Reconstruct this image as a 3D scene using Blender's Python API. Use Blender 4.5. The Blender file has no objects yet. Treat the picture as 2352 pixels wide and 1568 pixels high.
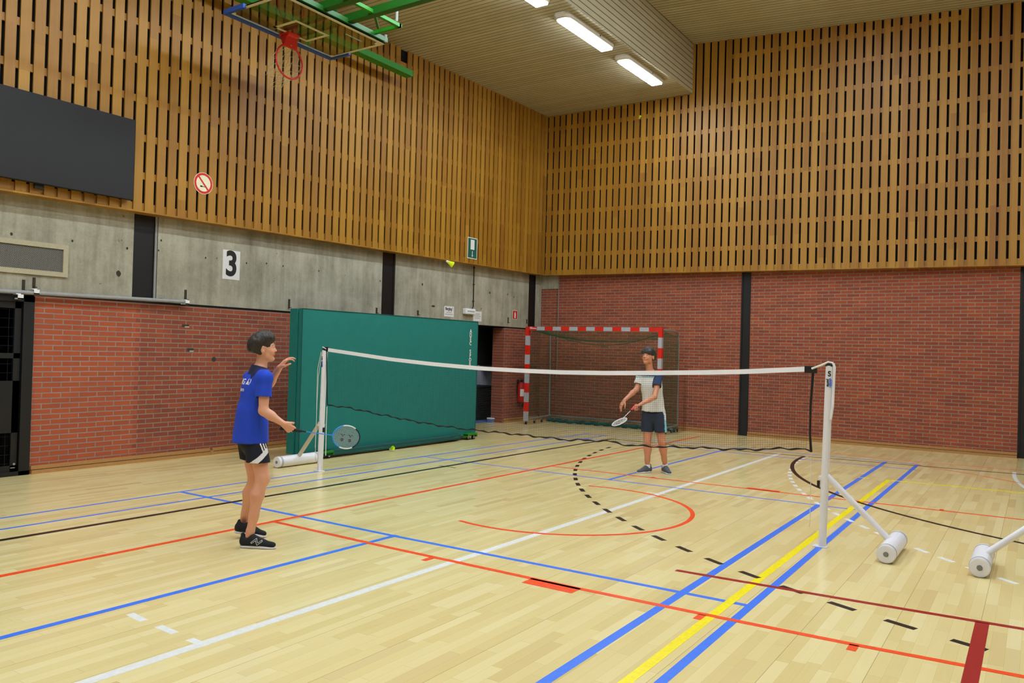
import bpy, bmesh, math, random
import numpy as np
from mathutils import Vector, Matrix, noise
from mathutils.bvhtree import BVHTree
random.seed(7); np.random.seed(7)
PI = math.pi
COL = bpy.context.scene.collection
def srgb(r, g, b):
    f = lambda c: (c/255/12.92) if c/255 <= .04045 else ((c/255+.055)/1.055)**2.4
    return (f(r), f(g), f(b), 1)

# ---------------------------------------------------------------- camera
IMG_W, IMG_H, FPX = 2352, 1568, 1828.086
PITCH, YAW, ROLL = .0115473, -.5860939, .0265838
CAM = Vector((7.623695, -7.140197, 1.601193))
_cy, _sy, _cp, _sp, _cr, _sr = math.cos(YAW), math.sin(YAW), math.cos(PITCH), math.sin(PITCH), math.cos(ROLL), math.sin(ROLL)
FW = Vector((_sy*_cp, _cy*_cp, _sp)); _r0 = Vector((_cy, -_sy, 0)); _u0 = _r0.cross(FW)
RT = _r0*_cr + _u0*_sr; UP = -_r0*_sr + _u0*_cr
cam = bpy.data.cameras.new('camera'); cam.sensor_width = 36; cam.lens = FPX/IMG_W*36; cam.clip_end = 200
cob = bpy.data.objects.new('camera', cam); COL.objects.link(cob)
M = Matrix((RT, UP, -FW)).transposed().to_4x4(); M.translation = CAM; cob.matrix_world = M
bpy.context.scene.camera = cob

def ray(u, v): return FW + RT*((u-IMG_W/2)/FPX) - UP*((v-IMG_H/2)/FPX)
def on_plane(u, v, ax, val):
    """where the line of sight through a point of the photograph meets a plane of the hall (measuring only)"""
    d = ray(u, v); return CAM + d*((val-CAM[ax])/d[ax])
def floor_at(u, v): p = on_plane(u, v, 2, 0); return (p.x, p.y)
def at_depth(u, v, d): return CAM + ray(u, v)*d

# ---------------------------------------------------------------- materials
MATS = {}
class NT:
    def __init__(s, name):
        m = bpy.data.materials.new(name); m.use_nodes = True; s.m = m; s.nt = m.node_tree; s.n = s.nt.nodes; s.l = s.nt.links
        s.bsdf = s.n['Principled BSDF']
    def add(s, t, **kw):
        nd = s.n.new(t)
        for k, v in kw.items(): setattr(nd, k, v)
        return nd
    def put(s, sock, v):
        if hasattr(v, 'is_output') or isinstance(v, bpy.types.NodeSocket): s.l.new(v, sock)
        else: sock.default_value = v
    def math(s, op, a, b=0., c=None):
        nd = s.add('ShaderNodeMath', operation=op); s.put(nd.inputs[0], a); s.put(nd.inputs[1], b)
        if c is not None: s.put(nd.inputs[2], c)
        return nd.outputs[0]
    def xyz(s):
        tc = s.add('ShaderNodeTexCoord'); sp = s.add('ShaderNodeSeparateXYZ'); s.l.new(tc.outputs['Object'], sp.inputs[0])
        s.co = tc.outputs['Object']; return sp.outputs
    def comb(s, x, y, z):
        nd = s.add('ShaderNodeCombineXYZ'); [s.put(nd.inputs[i], v) for i, v in enumerate((x, y, z))]; return nd.outputs[0]
    def noise(s, vec, scale, detail=3, rough=.55):
        nd = s.add('ShaderNodeTexNoise'); s.put(nd.inputs['Vector'], vec); nd.inputs['Scale'].default_value = scale
        nd.inputs['Detail'].default_value = detail; nd.inputs['Roughness'].default_value = rough; return nd.outputs['Fac']
    def white(s, vec):
        nd = s.add('ShaderNodeTexWhiteNoise', noise_dimensions='3D'); s.put(nd.inputs['Vector'], vec); return nd.outputs['Value']
    def ramp(s, fac, stops):
        nd = s.add('ShaderNodeValToRGB'); s.put(nd.inputs[0], fac); e = nd.color_ramp.elements
        while len(e) > len(stops): e.remove(e[-1])
        while len(e) < len(stops): e.new(1)
        for el, (p, c) in zip(e, stops): el.position = p; el.color = c
        return nd.outputs[0]
    def mix(s, fac, a, b, mode='MIX'):
        nd = s.add('ShaderNodeMix', data_type='RGBA', blend_type=mode); s.put(nd.inputs[0], fac); s.put(nd.inputs[6], a); s.put(nd.inputs[7], b); return nd.outputs[2]
    def bump(s, h, strength=.3, dist=.01):
        nd = s.add('ShaderNodeBump'); nd.inputs['Strength'].default_value = strength; nd.inputs['Distance'].default_value = dist
        s.put(nd.inputs['Height'], h); s.l.new(nd.outputs[0], s.bsdf.inputs['Normal'])
    def out(s, color=None, rough=None, **kw):
        if color is not None: s.put(s.bsdf.inputs['Base Color'], color)
        if rough is not None: s.put(s.bsdf.inputs['Roughness'], rough)
        for k, v in kw.items(): s.put(s.bsdf.inputs[k.replace('_', ' ')], v)
        MATS[s.m.name] = s.m; return s.m
def plain(name, c, rough=.6, var=.08, scale=30, metal=0., **kw):
    """one paint or cloth colour with a little wear in it"""
    t = NT(name); t.xyz(); f = t.noise(t.co, scale, 3)
    a = tuple(x*(1-var) for x in c[:3])+(1,); b = tuple(min(1, x*(1+var)) for x in c[:3])+(1,)
    return t.out(t.ramp(f, [(.3, a), (.7, b)]), rough, Metallic=metal, **kw)

def mat_floor():
    t = NT('maple_strips'); x, y, z = t.xyz()
    ix = t.math('FLOOR', t.math('DIVIDE', x, .072)); off = t.white(t.comb(ix, 3.1, 0))
    yy = t.math('ADD', t.math('DIVIDE', y, .62), t.math('MULTIPLY', off, 7.)); iy = t.math('FLOOR', yy)
    tone = t.white(t.comb(ix, iy, 1.7))
    tone2 = t.white(t.comb(ix, iy, 9.3))
    g = t.noise(t.comb(t.math('MULTIPLY', x, 60.), t.math('MULTIPLY', y, 3.), tone), 1., 4, .6)
    big = t.noise(t.co, .7, 2)
    f = t.math('ADD', t.math('MULTIPLY', tone, .62), t.math('ADD', t.math('MULTIPLY', g, .25), t.math('MULTIPLY', big, .16)))
    c = t.ramp(f, [(0., srgb(212, 188, 126)), (.3, srgb(222, 201, 140)), (.62, srgb(228, 209, 150)), (1., srgb(234, 219, 168))])
    c = t.mix(t.math('MULTIPLY', t.math('GREATER_THAN', tone2, .93), .35), c, srgb(196, 164, 108))
    fx = t.math('FRACT', t.math('DIVIDE', x, .072)); ex = t.math('ABSOLUTE', t.math('SUBTRACT', fx, .5))
    jx = t.math('GREATER_THAN', ex, .487); fy = t.math('FRACT', yy); ey = t.math('ABSOLUTE', t.math('SUBTRACT', fy, .5)); jy = t.math('GREATER_THAN', ey, .4975)
    wide = t.math('FRACT', t.math('DIVIDE', x, .432)); jw = t.math('GREATER_THAN', t.math('ABSOLUTE', t.math('SUBTRACT', wide, .5)), .4965)
    j = t.math('MAXIMUM', t.math('MULTIPLY', t.math('MAXIMUM', jx, jy), .2), t.math('MULTIPLY', jw, .6))
    c = t.mix(j, c, srgb(110, 82, 48))
    sc = t.noise(t.co, 6., 5, .7); c = t.mix(t.math('MULTIPLY', t.math('GREATER_THAN', sc, .735), .3), c, srgb(120, 95, 60))
    r = t.math('ADD', t.math('MULTIPLY', t.noise(t.co, 3., 3), .10), .15)
    t.out(c, r); t.bsdf.inputs['Specular IOR Level'].default_value = .42
    return t.m
def mat_brick(name, axis, split=None):
    t = NT(name); x, y, z = t.xyz(); h = y if axis == 'y' else x
    v = t.comb(h, z, 0); b = t.add('ShaderNodeTexBrick'); t.l.new(v, b.inputs['Vector'])
    b.offset = .5; b.squash = 1
    for k, val in {'Scale': 1., 'Mortar Size': .0075, 'Mortar Smooth': .25, 'Bias': 0., 'Brick Width': .222, 'Row Height': .0633}.items(): b.inputs[k].default_value = val
    b.inputs['Color1'].default_value = srgb(178, 80, 36); b.inputs['Color2'].default_value = srgb(144, 62, 34); b.inputs['Mortar'].default_value = srgb(150, 138, 128)
    iz = t.math('FLOOR', t.math('DIVIDE', z, .0633)); ih = t.math('FLOOR', t.math('ADD', t.math('DIVIDE', h, .222), t.math('MULTIPLY', t.math('MODULO', iz, 2.), .5)))
    var = t.white(t.comb(ih, iz, 5.)); n = t.noise(t.co, 18., 4)
    c = t.mix(t.math('MULTIPLY', var, .33), b.outputs['Color'], srgb(104, 56, 44))
    c = t.mix(t.math('MULTIPLY', n, .3), c, srgb(126, 84, 66))
    if split is not None:
        hh = t.math('ADD', h, t.math('MULTIPLY', t.math('MODULO', iz, 2.), .06))
        newer = t.math('GREATER_THAN', hh, split)
        d = t.mix(.2, c, srgb(96, 50, 36)); brighter = t.mix(t.math('SUBTRACT', 1., b.outputs['Fac']), c, srgb(182, 84, 46))
        c = t.mix(newer, t.mix(.45, c, brighter), d)
    t.bump(t.math('ADD', t.math('MULTIPLY', b.outputs['Fac'], -1.), t.math('MULTIPLY', n, .4)), .5, .006)
    return t.out(c, .85)
def mat_concrete():
    t = NT('raw_concrete'); x, y, z = t.xyz()
    n1 = t.noise(t.co, 2.2, 5, .65); st = t.noise(t.comb(t.math('MULTIPLY', x, 9.), t.math('MULTIPLY', y, 9.), t.math('MULTIPLY', z, .8)), 1., 4, .6); n2 = t.noise(t.co, 45., 3)
    f = t.math('ADD', t.math('MULTIPLY', n1, .5), t.math('ADD', t.math('MULTIPLY', st, .4), t.math('MULTIPLY', n2, .15)))
    c = t.ramp(f, [(.3, srgb(116, 110, 92)), (.48, srgb(152, 147, 128)), (.62, srgb(174, 169, 150)), (.8, srgb(194, 190, 174))])
    sp = t.noise(t.co, 14., 2, .5); c = t.mix(t.math('MULTIPLY', t.math('GREATER_THAN', sp, .76), .7), c, srgb(84, 74, 52))
    t.bump(n2, .2, .004); return t.out(c, .9)
def mat_slats(name, axis):
    t = NT(name); x, y, z = t.xyz(); h = y if axis == 'y' else x; other = x if axis == 'y' else y
    i = t.math('FLOOR', t.math('DIVIDE', h, .156)); tone = t.white(t.comb(i, 2., 0))
    seg = t.math('FLOOR', t.math('DIVIDE', t.math('ADD', z, t.math('MULTIPLY', tone, 3.)), 2.4)); tone2 = t.white(t.comb(i, seg, 4.))
    g = t.noise(t.comb(t.math('MULTIPLY', h, 38.), t.math('MULTIPLY', z, 1.6), t.math('MULTIPLY', i, 3.)), 1., 5, .62)
    kn = t.noise(t.comb(t.math('MULTIPLY', h, 26.), t.math('MULTIPLY', z, 12.), other), 1., 2, .4)
    f = t.math('ADD', t.math('MULTIPLY', tone2, .5), t.math('MULTIPLY', g, .5))
    c = t.ramp(f, [(.1, srgb(134, 88, 20)), (.35, srgb(154, 106, 26)), (.6, srgb(166, 118, 32)), (.9, srgb(178, 131, 44))])
    c = t.mix(t.math('MULTIPLY', t.math('GREATER_THAN', kn, .77), .5), c, srgb(108, 58, 24))
    c = t.mix(t.math('MULTIPLY', t.math('GREATER_THAN', tone, .93), .3), c, srgb(140, 78, 36))
    t.bump(g, .12, .003); return t.out(c, .5)
def mat_lining(name, comp, pitch=.105):
    t = NT(name); s = t.xyz(); h = s[comp]
    fr = t.math('FRACT', t.math('DIVIDE', h, pitch)); ln = t.math('LESS_THAN', fr, .15); i = t.math('FLOOR', t.math('DIVIDE', h, pitch))
    v = t.white(t.comb(i, 0, 0)); n = t.noise(t.co, 3., 4)
    c = t.ramp(t.math('ADD', t.math('MULTIPLY', v, .3), t.math('MULTIPLY', n, .6)), [(.2, srgb(176, 166, 134)), (.7, srgb(196, 187, 156))])
    c = t.mix(t.math('MULTIPLY', ln, .85), c, srgb(52, 42, 26)); t.bump(t.math('SUBTRACT', 1., ln), .4, .01); return t.out(c, .6)
def mat_emit(name, col, strength):
    t = NT(name); t.xyz(); f = t.noise(t.co, 2., 1)
    c = t.ramp(f, [(.0, col), (1., tuple(min(1, a*1.02) for a in col[:3])+(1,))])
    t.bsdf.inputs['Emission Strength'].default_value = strength; t.l.new(c, t.bsdf.inputs['Emission Color']); return t.out(c, .5)
def mat_cloth(name, c, var=.1, scale=120, rough=.85):
    t = NT(name); t.xyz(); a = t.noise(t.co, scale, 3); b = t.noise(t.co, 7., 3); f = t.math('ADD', t.math('MULTIPLY', a, .5), t.math('MULTIPLY', b, .5))
    lo = tuple(x*(1-var) for x in c[:3])+(1,); hi = tuple(min(1, x*(1+var)) for x in c[:3])+(1,)
    t.bump(a, .15, .002); return t.out(t.ramp(f, [(.35, lo), (.65, hi)]), rough)
def mat_skin(name, c, red):
    t = NT(name); t.xyz(); a = t.noise(t.co, 9., 4); f = t.noise(t.co, 60., 3)
    col = t.mix(t.math('MULTIPLY', a, .6), c, red); t.bump(f, .08, .001)
    t.bsdf.inputs['Subsurface Weight'].default_value = .08; t.bsdf.inputs['Subsurface Radius'].default_value = (.02, .008, .004); t.bsdf.inputs['Subsurface Scale'].default_value = .4
    return t.out(col, .5)
def mat_hair(name, c):
    t = NT(name); x, y, z = t.xyz(); n = t.noise(t.comb(t.math('MULTIPLY', x, 9.), t.math('MULTIPLY', y, 9.), z), 14., 5, .7)
    lo = tuple(v*.55 for v in c[:3])+(1,); hi = tuple(v*1.9 for v in c[:3])+(1,); t.bump(n, .7, .006); return t.out(t.ramp(n, [(.35, lo), (.68, hi)]), .5)

mat_floor(); mat_brick('brick_left', 'y', -1.12); mat_brick('brick_back', 'x'); mat_concrete(); mat_slats('slats_left', 'y'); mat_slats('slats_back', 'x')
mat_lining('lining_low', 1); mat_lining('lining_side', 2, .107); mat_lining('lining_high', 1, .11)
mat_emit('lamp_glow', (.80, .91, 1, 1), LAMP := 60.)
for nm, c, r in [('black_steel', (12, 11, 13), .5), ('void_black', (6, 5, 5), .95), ('skirting_wood', (176, 128, 74), .5), ('black_rubber', (18, 17, 17), .8),
                 ('white_paint', (232, 231, 236), .35), ('post_grey', (206, 198, 182), .4), ('grey_paint', (150, 150, 150), .5), ('lamp_housing', (196, 190, 172), .5),
                 ('line_blue', (52, 118, 236), .35), ('line_orange', (246, 78, 26), .35), ('line_yellow', (246, 226, 12), .35), ('line_black', (24, 20, 20), .35),
                 ('line_white', (226, 226, 222), .35), ('line_darkred', (158, 26, 24), .35), ('goal_red', (222, 36, 18), .4), ('goal_grey', (176, 178, 184), .4),
                 ('green_paint', (14, 84, 12), .45), ('green_bright', (26, 124, 16), .45), ('blue_pad', (36, 76, 158), .6), ('ring_red', (206, 34, 20), .4), ('extinguisher_red', (186, 22, 16), .3),
                 ('paper', (226, 224, 222), .8), ('ink', (30, 28, 28), .8), ('ink_grey', (120, 118, 118), .8), ('sign_red', (204, 28, 20), .5), ('sign_cream', (232, 224, 190), .5), ('sign_green', (14, 92, 76), .5),
                 ('galvanised', (128, 132, 126), .4), ('screen_black', (26, 26, 28), .7), ('stain_dark', (58, 52, 38), .9), ('tub_daylight_blue', (88, 116, 168), .6),
                 ('board_white', (206, 198, 160), .5), ('rope_white', (222, 220, 212), .8), ('vent_grey', (128, 126, 118), .5), ('vent_frame', (178, 170, 142), .5), ('vent_dark', (52, 50, 46), .8)]:
    plain(nm, srgb(*c), r, var=.015 if nm in ('white_paint', 'post_grey', 'paper') else .07)
for nm, c in [('mat_green', (10, 112, 104)), ('mat_green_dark', (8, 72, 68)), ('shirt_blue', (24, 66, 196)), ('shirt_navy', (24, 30, 66)), ('shorts_navy', (14, 16, 34)), ('cloth_white', (232, 232, 234)),
              ('tape_white', (240, 240, 244)), ('net_black', (22, 20, 18)), ('band_navy', (40, 58, 94)), ('tee_grey', (214, 214, 208)), ('teal_stripe', (116, 158, 158)), ('shorts_slate', (36, 46, 68)), ('side_white', (214, 232, 242)), ('side_aqua', (136, 208, 226)),
              ('shoe_black', (20, 20, 23)), ('sole_white', (218, 220, 228)), ('shoe_grey', (82, 84, 90)), ('sock_white', (228, 230, 240)), ('net_green', (26, 84, 48)), ('net_string', (206, 196, 160)), ('grip_coral', (244, 84, 84)), ('lip', (196, 122, 102)),
              ('frame_blue', (56, 142, 236)), ('frame_white', (236, 238, 242)), ('frame_black', (26, 28, 34)), ('shuttle_yellow', (214, 242, 24)), ('cork_white', (236, 234, 226)), ('string_white', (220, 222, 226)), ('logo_grey', (96, 92, 98)), ('logo_red', (128, 62, 70)), ('eye_dark', (28, 20, 16)), ('eye_white', (220, 214, 208))]:
    mat_cloth(nm, srgb(*c), .02 if nm == 'tape_white' else .07)
mat_skin('skin_fair', srgb(228, 172, 140), srgb(212, 138, 112)); mat_skin('skin_tan', srgb(212, 148, 112), srgb(190, 112, 88))
mat_hair('hair_dark', srgb(40, 34, 28)); mat_hair('hair_brown', srgb(46, 40, 36))
plain('chrome', srgb(190, 190, 196), .25, metal=.9)
t = NT('board_glass'); t.xyz(); t.out(t.ramp(t.noise(t.co, 2., 2), [(.3, srgb(168, 180, 140)), (.7, srgb(176, 188, 150))]), .03); t.bsdf.inputs['Transmission Weight'].default_value = 1; t.bsdf.inputs['IOR'].default_value = 1.5
t = NT('door_glass'); t.xyz(); t.out(t.ramp(t.noise(t.co, 2., 2), [(.3, srgb(150, 176, 190)), (.7, srgb(164, 186, 200))]), .04); t.bsdf.inputs['Transmission Weight'].default_value = 1; t.bsdf.inputs['IOR'].default_value = 1.12
mat_emit('daylight_pane', (.42, .6, 1, 1), .55)


# ---------------------------------------------------------------- objects
def mesh_obj(name, bm, mat, parent=None, smooth=False):
    me = bpy.data.meshes.new(name); bmesh.ops.recalc_face_normals(bm, faces=bm.faces[:]); bm.to_mesh(me); bm.free()
    for m in (mat if isinstance(mat, (list, tuple)) else [mat]): me.materials.append(MATS[m])
    if smooth: me.polygons.foreach_set('use_smooth', [True]*len(me.polygons))
    o = bpy.data.objects.new(name, me); COL.objects.link(o)
    if parent is not None: o.parent = parent
    return o
def tag(o, label=None, cat=None, group=None, kind=None):
    if label: o['label'] = label
    if cat: o['category'] = cat
    if group: o['group'] = group
    if kind: o['kind'] = kind
    return o
def empty(name, loc=(0, 0, 0), **kw):
    """root of a thing; its parts are built in hall coordinates and moved under it"""
    o = bpy.data.objects.new(name, None); o.empty_display_size = .1; o.location = loc; COL.objects.link(o); return tag(o, **kw)
def settle(root):
    """parts were modelled in hall coordinates: shift them so they hang on the root's base point"""
    T = Matrix.Translation(-root.location); seen = set()
    def rec(o):
        if o.type == 'MESH' and o.data.name not in seen: o.data.transform(T); seen.add(o.data.name)
        for c in o.children: rec(c)
    for c in root.children: rec(c)
    return root
def copy_tree(o, parent=None):
    c = o.copy(); COL.objects.link(c); c.parent = parent
    for ch in list(o.children): copy_tree(ch, c)
    return c
def B(): return bmesh.new()
def box(bm, lo, hi, mi=0):
    x0, y0, z0 = lo; x1, y1, z1 = hi
    v = [bm.verts.new(p) for p in [(x0,y0,z0),(x1,y0,z0),(x1,y1,z0),(x0,y1,z0),(x0,y0,z1),(x1,y0,z1),(x1,y1,z1),(x0,y1,z1)]]
    for f in ((3,2,1,0),(4,5,6,7),(0,1,5,4),(1,2,6,5),(2,3,7,6),(3,0,4,7)):
        fc = bm.faces.new([v[i] for i in f]); fc.material_index = mi
    return v
def hexa(bm, pts, mi=0):
    v = [bm.verts.new(p) for p in pts]
    for f in ((3,2,1,0),(4,5,6,7),(0,1,5,4),(1,2,6,5),(2,3,7,6),(3,0,4,7)):
        bm.faces.new([v[i] for i in f]).material_index = mi
def bevel(bm, w, seg=2):
    bmesh.ops.bevel(bm, geom=bm.edges[:], offset=w, segments=seg, affect='EDGES', profile=.6)
def frame_of(d):
    d = Vector(d).normalized(); a = Vector((0, 0, 1)) if abs(d.z) < .95 else Vector((1, 0, 0)); u = d.cross(a).normalized(); return d, u, d.cross(u).normalized()
def tube(bm, pts, r, seg=10, mi=0, cap=True, closed=False):
    """a round tube along points; r a number or one radius per point"""
    pts = [Vector(p) for p in pts]; n = len(pts); rs = r if isinstance(r, (list, tuple)) else [r]*n; rings = []
    prev = None
    for i, p in enumerate(pts):
        if closed: d = pts[(i+1) % n]-pts[i-1]
        else: d = pts[min(i+1, n-1)]-pts[max(i-1, 0)]
        d.normalize()
        if prev is None: _, u, _ = frame_of(d)
        else: u = (prev - d*prev.dot(d)).normalized()
        prev = u; w = d.cross(u)
        rings.append([bm.verts.new(p+(u*math.cos(2*PI*k/seg)+w*math.sin(2*PI*k/seg))*rs[i]) for k in range(seg)])
    m = n if closed else n-1
    for i in range(m):
        a, b = rings[i], rings[(i+1) % n]
        for k in range(seg): bm.faces.new((a[k], a[(k+1) % seg], b[(k+1) % seg], b[k])).material_index = mi
    if cap and not closed:
        bm.faces.new(rings[0][::-1]).material_index = mi; bm.faces.new(rings[-1]).material_index = mi
def bar(bm, a, b, w, h, upv=(0, 0, 1), mi=0):
    a, b = Vector(a), Vector(b); d = (b-a).normalized(); s = d.cross(Vector(upv)).normalized()*w/2; t_ = s.cross(d).normalized()*h/2
    hexa(bm, [a-s-t_, b-s-t_, b+s-t_, a+s-t_, a-s+t_, b-s+t_, b+s+t_, a+s+t_], mi)
def strip(bm, pts, w, z0=.0002, z1=.0012, mi=0):
    """a painted line: thin ribbon of width w along floor points"""
    P = [Vector((p[0], p[1], 0)) for p in pts]; L = []
    for i, p in enumerate(P):
        d = (P[min(i+1, len(P)-1)]-P[max(i-1, 0)]).normalized(); s = Vector((-d.y, d.x, 0))*w/2
        L.append([bm.verts.new(q) for q in ((p+s)+Vector((0,0,z0)), (p-s)+Vector((0,0,z0)), (p-s)+Vector((0,0,z1)), (p+s)+Vector((0,0,z1)))])
    for a, b in zip(L, L[1:]):
        for k in range(4): bm.faces.new((a[k], a[(k+1) % 4], b[(k+1) % 4], b[k])).material_index = mi
    bm.faces.new(L[0]); bm.faces.new(L[-1][::-1])
def quad(bm, pts, mi=0):
    f = bm.faces.new([bm.verts.new(p) for p in pts]); f.material_index = mi; return f
def letters(txt, size, origin, right, up, mat, parent, name='lettering', bold=0., align='CENTER', thick=.0015, spacing=1., sx=1.):
    cu = bpy.data.curves.new('t', 'FONT'); cu.body = txt; cu.size = size; cu.align_x = align; cu.align_y = 'CENTER'; cu.offset = bold; cu.extrude = thick; cu.space_line = spacing
    o = bpy.data.objects.new('t', cu); COL.objects.link(o); dg = bpy.context.evaluated_depsgraph_get(); me = bpy.data.meshes.new_from_object(o.evaluated_get(dg)); bpy.data.objects.remove(o)
    right, up = Vector(right).normalized(), Vector(up).normalized(); nn = right.cross(up); og = Vector(origin)
    for v in me.vertices: c = v.co.copy(); v.co = og + right*c.x*sx + up*c.y + nn*c.z
    me.materials.clear(); me.materials.append(MATS[mat]); me.name = name
    ob = bpy.data.objects.new(name, me); COL.objects.link(ob); ob.parent = parent; return ob
# ================================================================ the hall
XW, YW, XC, YC = -2.26, 8.95, -2.07, 8.75          # wall faces and cladding faces
XB = 1.45                                          # face of the dropped ceiling
YS, XE = -13., 16.
def zb_l(y): return 3.262+(y+2.94)*.01205
def zb_b(x): return 3.402-(x+2.07)*.0121
def zlow(y): return 6.95+.0171*y
def zup(x): return 8.15-(x-1.43)*.0675
# --- floor
bm = B(); box(bm, (XW-.3, YS, -.12), (XE, YW+.1, 0)); floor = tag(mesh_obj('floor', bm, 'maple_strips'), 'pale maple strip floor of the sports hall', kind='structure')
def court(name, label, mat, segs, z1):
    bm = B()
    for s in segs: strip(bm, s[0], s[1], .0002, z1)
    o = mesh_obj(name, bm, mat, floor); o['label'] = label; return o
def bez(c, r, a0, a1, n=60): return [(c[0]+r*math.cos(math.radians(a0+(a1-a0)*i/n)), c[1]+r*math.sin(math.radians(a0+(a1-a0)*i/n))) for i in range(n+1)]
W = .045
court('white_court_line', 'white line along the hall', 'line_white', [([(3.915, -6.5), (3.99, 0), (4.02, 6.5)], .068)], .0007)
for q in ([(3.20, -4.45), (3.375, -4.47)], [(3.515, -4.47), (3.685, -4.48)], [(3.825, -4.485), (3.975, -4.49)]): court('white_dash', 'short white dash left of the white line', 'line_white', [(q, .048)], .0006)
court('white_tick', 'thin white cross tick', 'line_white', [([(3.84, 1.478), (4.14, 1.49)], .02)], .0018)
court('blue_court_line', 'outer blue side line near the green mattress', 'line_blue', [([(-.02, -5.5), (0, 0), (.09, 5.2), (.2, 6.85)], .04)], .0009)
court('blue_court_line', 'inner blue side line near the green mattress', 'line_blue', [([(.42, -5.5), (.50, 1.9), (.6, 6.85)], .04)], .0009)
court('blue_court_line', 'blue centre line in front', 'line_blue', [([(3.02, -6.5), (3.07, -1.98)], .052)], .0009)
court('blue_court_line', 'blue centre line beyond the net', 'line_blue', [([(3.09, 1.98), (3.14, 6.14)], .045)], .0009)
court('blue_court_line', 'wide blue line left of the yellow line', 'line_blue', [([(5.655, -6.5), (5.632, 0), (5.612, 6.64)], .06)], .0009)
court('blue_court_line', 'wide blue line right of the yellow line', 'line_blue', [([(6.12, -6.5), (6.085, 0), (6.066, 6.67)], .055)], .0009)
court('blue_court_line', 'blue cross line in front of the net', 'line_blue', [([(-.02, -1.97), (3.07, -2.015), (6.1, -1.985)], .05)], .0008)
court('blue_court_line', 'blue cross line behind the net', 'line_blue', [([(0., 1.985), (3.1, 1.985), (6.1, 2.02)], .04)], .0008)
court('blue_court_line', 'far blue cross line', 'line_blue', [([(.1, 5.99), (6.13, 6.0)], .04)], .0008)
court('blue_court_line', 'farthest blue cross line', 'line_blue', [([(.1, 6.8), (6.1, 6.72)], .04)], .0008)
court('yellow_court_line', 'yellow line between the wide blue lines', 'line_yellow', [([(5.975, -6.5), (5.955, -.2), (5.955, 4.6)], .06)], .0012)
court('yellow_court_line', 'yellow cross line at the far end', 'line_yellow', [([(5.93, 4.59), (10., 4.83)], .055)], .0016)
court('yellow_court_line', 'short yellow dash', 'line_yellow', [([floor_at(1971, 1096), floor_at(1996, 1098)], .04)], .0010)
court('black_court_line', 'black line along the hall near the mattress', 'line_black', [([(.79, -5.6), (.86, -1.8), (.9, 3), (.96, 6.32)], .065)], .0011)
court('black_court_line', 'black cross line at the far end', 'line_black', [([(.94, 6.34), (3.7, 6.36), (10., 6.85)], .05)], .0011)
court('black_tick', 'small black cross tick', 'line_black', [([(.79, 1.44), (1.07, 1.43)], .03)], .0014)
court('orange_court_line', 'orange line along the hall', 'line_orange', [([(1.83, -5.6), (1.87, -2.3), (1.935, 2.5), (2.02, 8.1)], .055)], .0014)
court('orange_court_line', 'orange cross line in front', 'line_orange', [([(1.85, -2.295), (3.33, -2.335), (5.03, -2.35), (6.13, -2.327), (6.78, -2.304), (9., -2.15)], .05)], .0015)
court('orange_court_line', 'orange cross line beyond the net', 'line_orange', [([(1.92, 2.5), (3.34, 2.515), (5.88, 2.59), (10., 2.75)], .045)], .0015)
bm = B(); box(bm, (4.66, -2.475, .0002), (5.055, -2.34, .0015)); mesh_obj('orange_block', bm, 'line_orange', floor)
for x, y in ((3.77, -2.41), (5.91, -2.395), (6.78, -2.36)):
    bm = B(); box(bm, (x-.025, y-.055, .0002), (x+.025, y+.05, .0015)); mesh_obj('orange_tick', bm, 'line_orange', floor)
bm = B(); box(bm, (4.66, 2.56, .0002), (5.05, 2.655, .0015)); mesh_obj('orange_block', bm, 'line_orange', floor)
bm = B(); box(bm, (6.74, 2.63, .0002), (6.78, 2.72, .0015)); mesh_obj('orange_tick', bm, 'line_orange', floor)
bm = B(); box(bm, (3.42, 2.53, .0002), (3.46, 2.6, .0015)); mesh_obj('orange_tick', bm, 'line_orange', floor)
court('orange_half_circle', 'orange half circle under the net', 'line_orange', [(bez((3.491, .111), 1.33, -106, 106, 90), .045)], .0014)
court('red_court_line', 'thin red line before the back wall', 'line_orange', [([(4.1, 7.3), (5.56, 7.08), (10, 7.25)], .03)], .0010)
court('red_court_line', 'thin red line curving to the right', 'line_orange', [([(6.04, 6.65), (6.9, 6.08), (7.46, 5.6), (8.2, 4.7)], .03)], .0010)
court('dark_red_court_line', 'dark red cross line', 'line_darkred', [([(5.39, -1.487), (6.5, -1.44), (7.57, -1.374), (9.5, -1.27)], .05)], .0017)
court('dark_red_court_line', 'short dark red line at the right', 'line_darkred', [([(7.352, -1.40), (7.36, -4.2)], .075)], .0017)
bm = B(); c, r = (10.102, 6.283), 8.643
for k in range(40):
    a = -171.9+2.628*k
    if a > -96: break
    strip(bm, bez(c, r, a-.63, a+.63, 6), .052, .0002, .0013)
mesh_obj('black_dashed_arc', bm, 'line_black', floor)['label'] = 'long dashed black arc'
court('black_solid_arc', 'solid black arc by the right net post', 'line_black', [(bez((9.962, 6.328), 5.53, -181, -95, 90), .055)], .0013)
bm = B(); c, r = (13.284, 6.416), 8.804
for k in range(42):
    a = -180.+1.94*k
    if a > -112: break
    strip(bm, bez(c, r, a-.52, a+.52, 5), .05, .0002, .0010)
mesh_obj('white_dashed_arc', bm, 'line_white', floor)['label'] = 'dashed white arc under the weights'
court('white_arc', 'white arc at the right edge', 'line_white', [(bez((15.08, 6.71), 7.745, -181, -160, 20), .05)], .0010)

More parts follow.
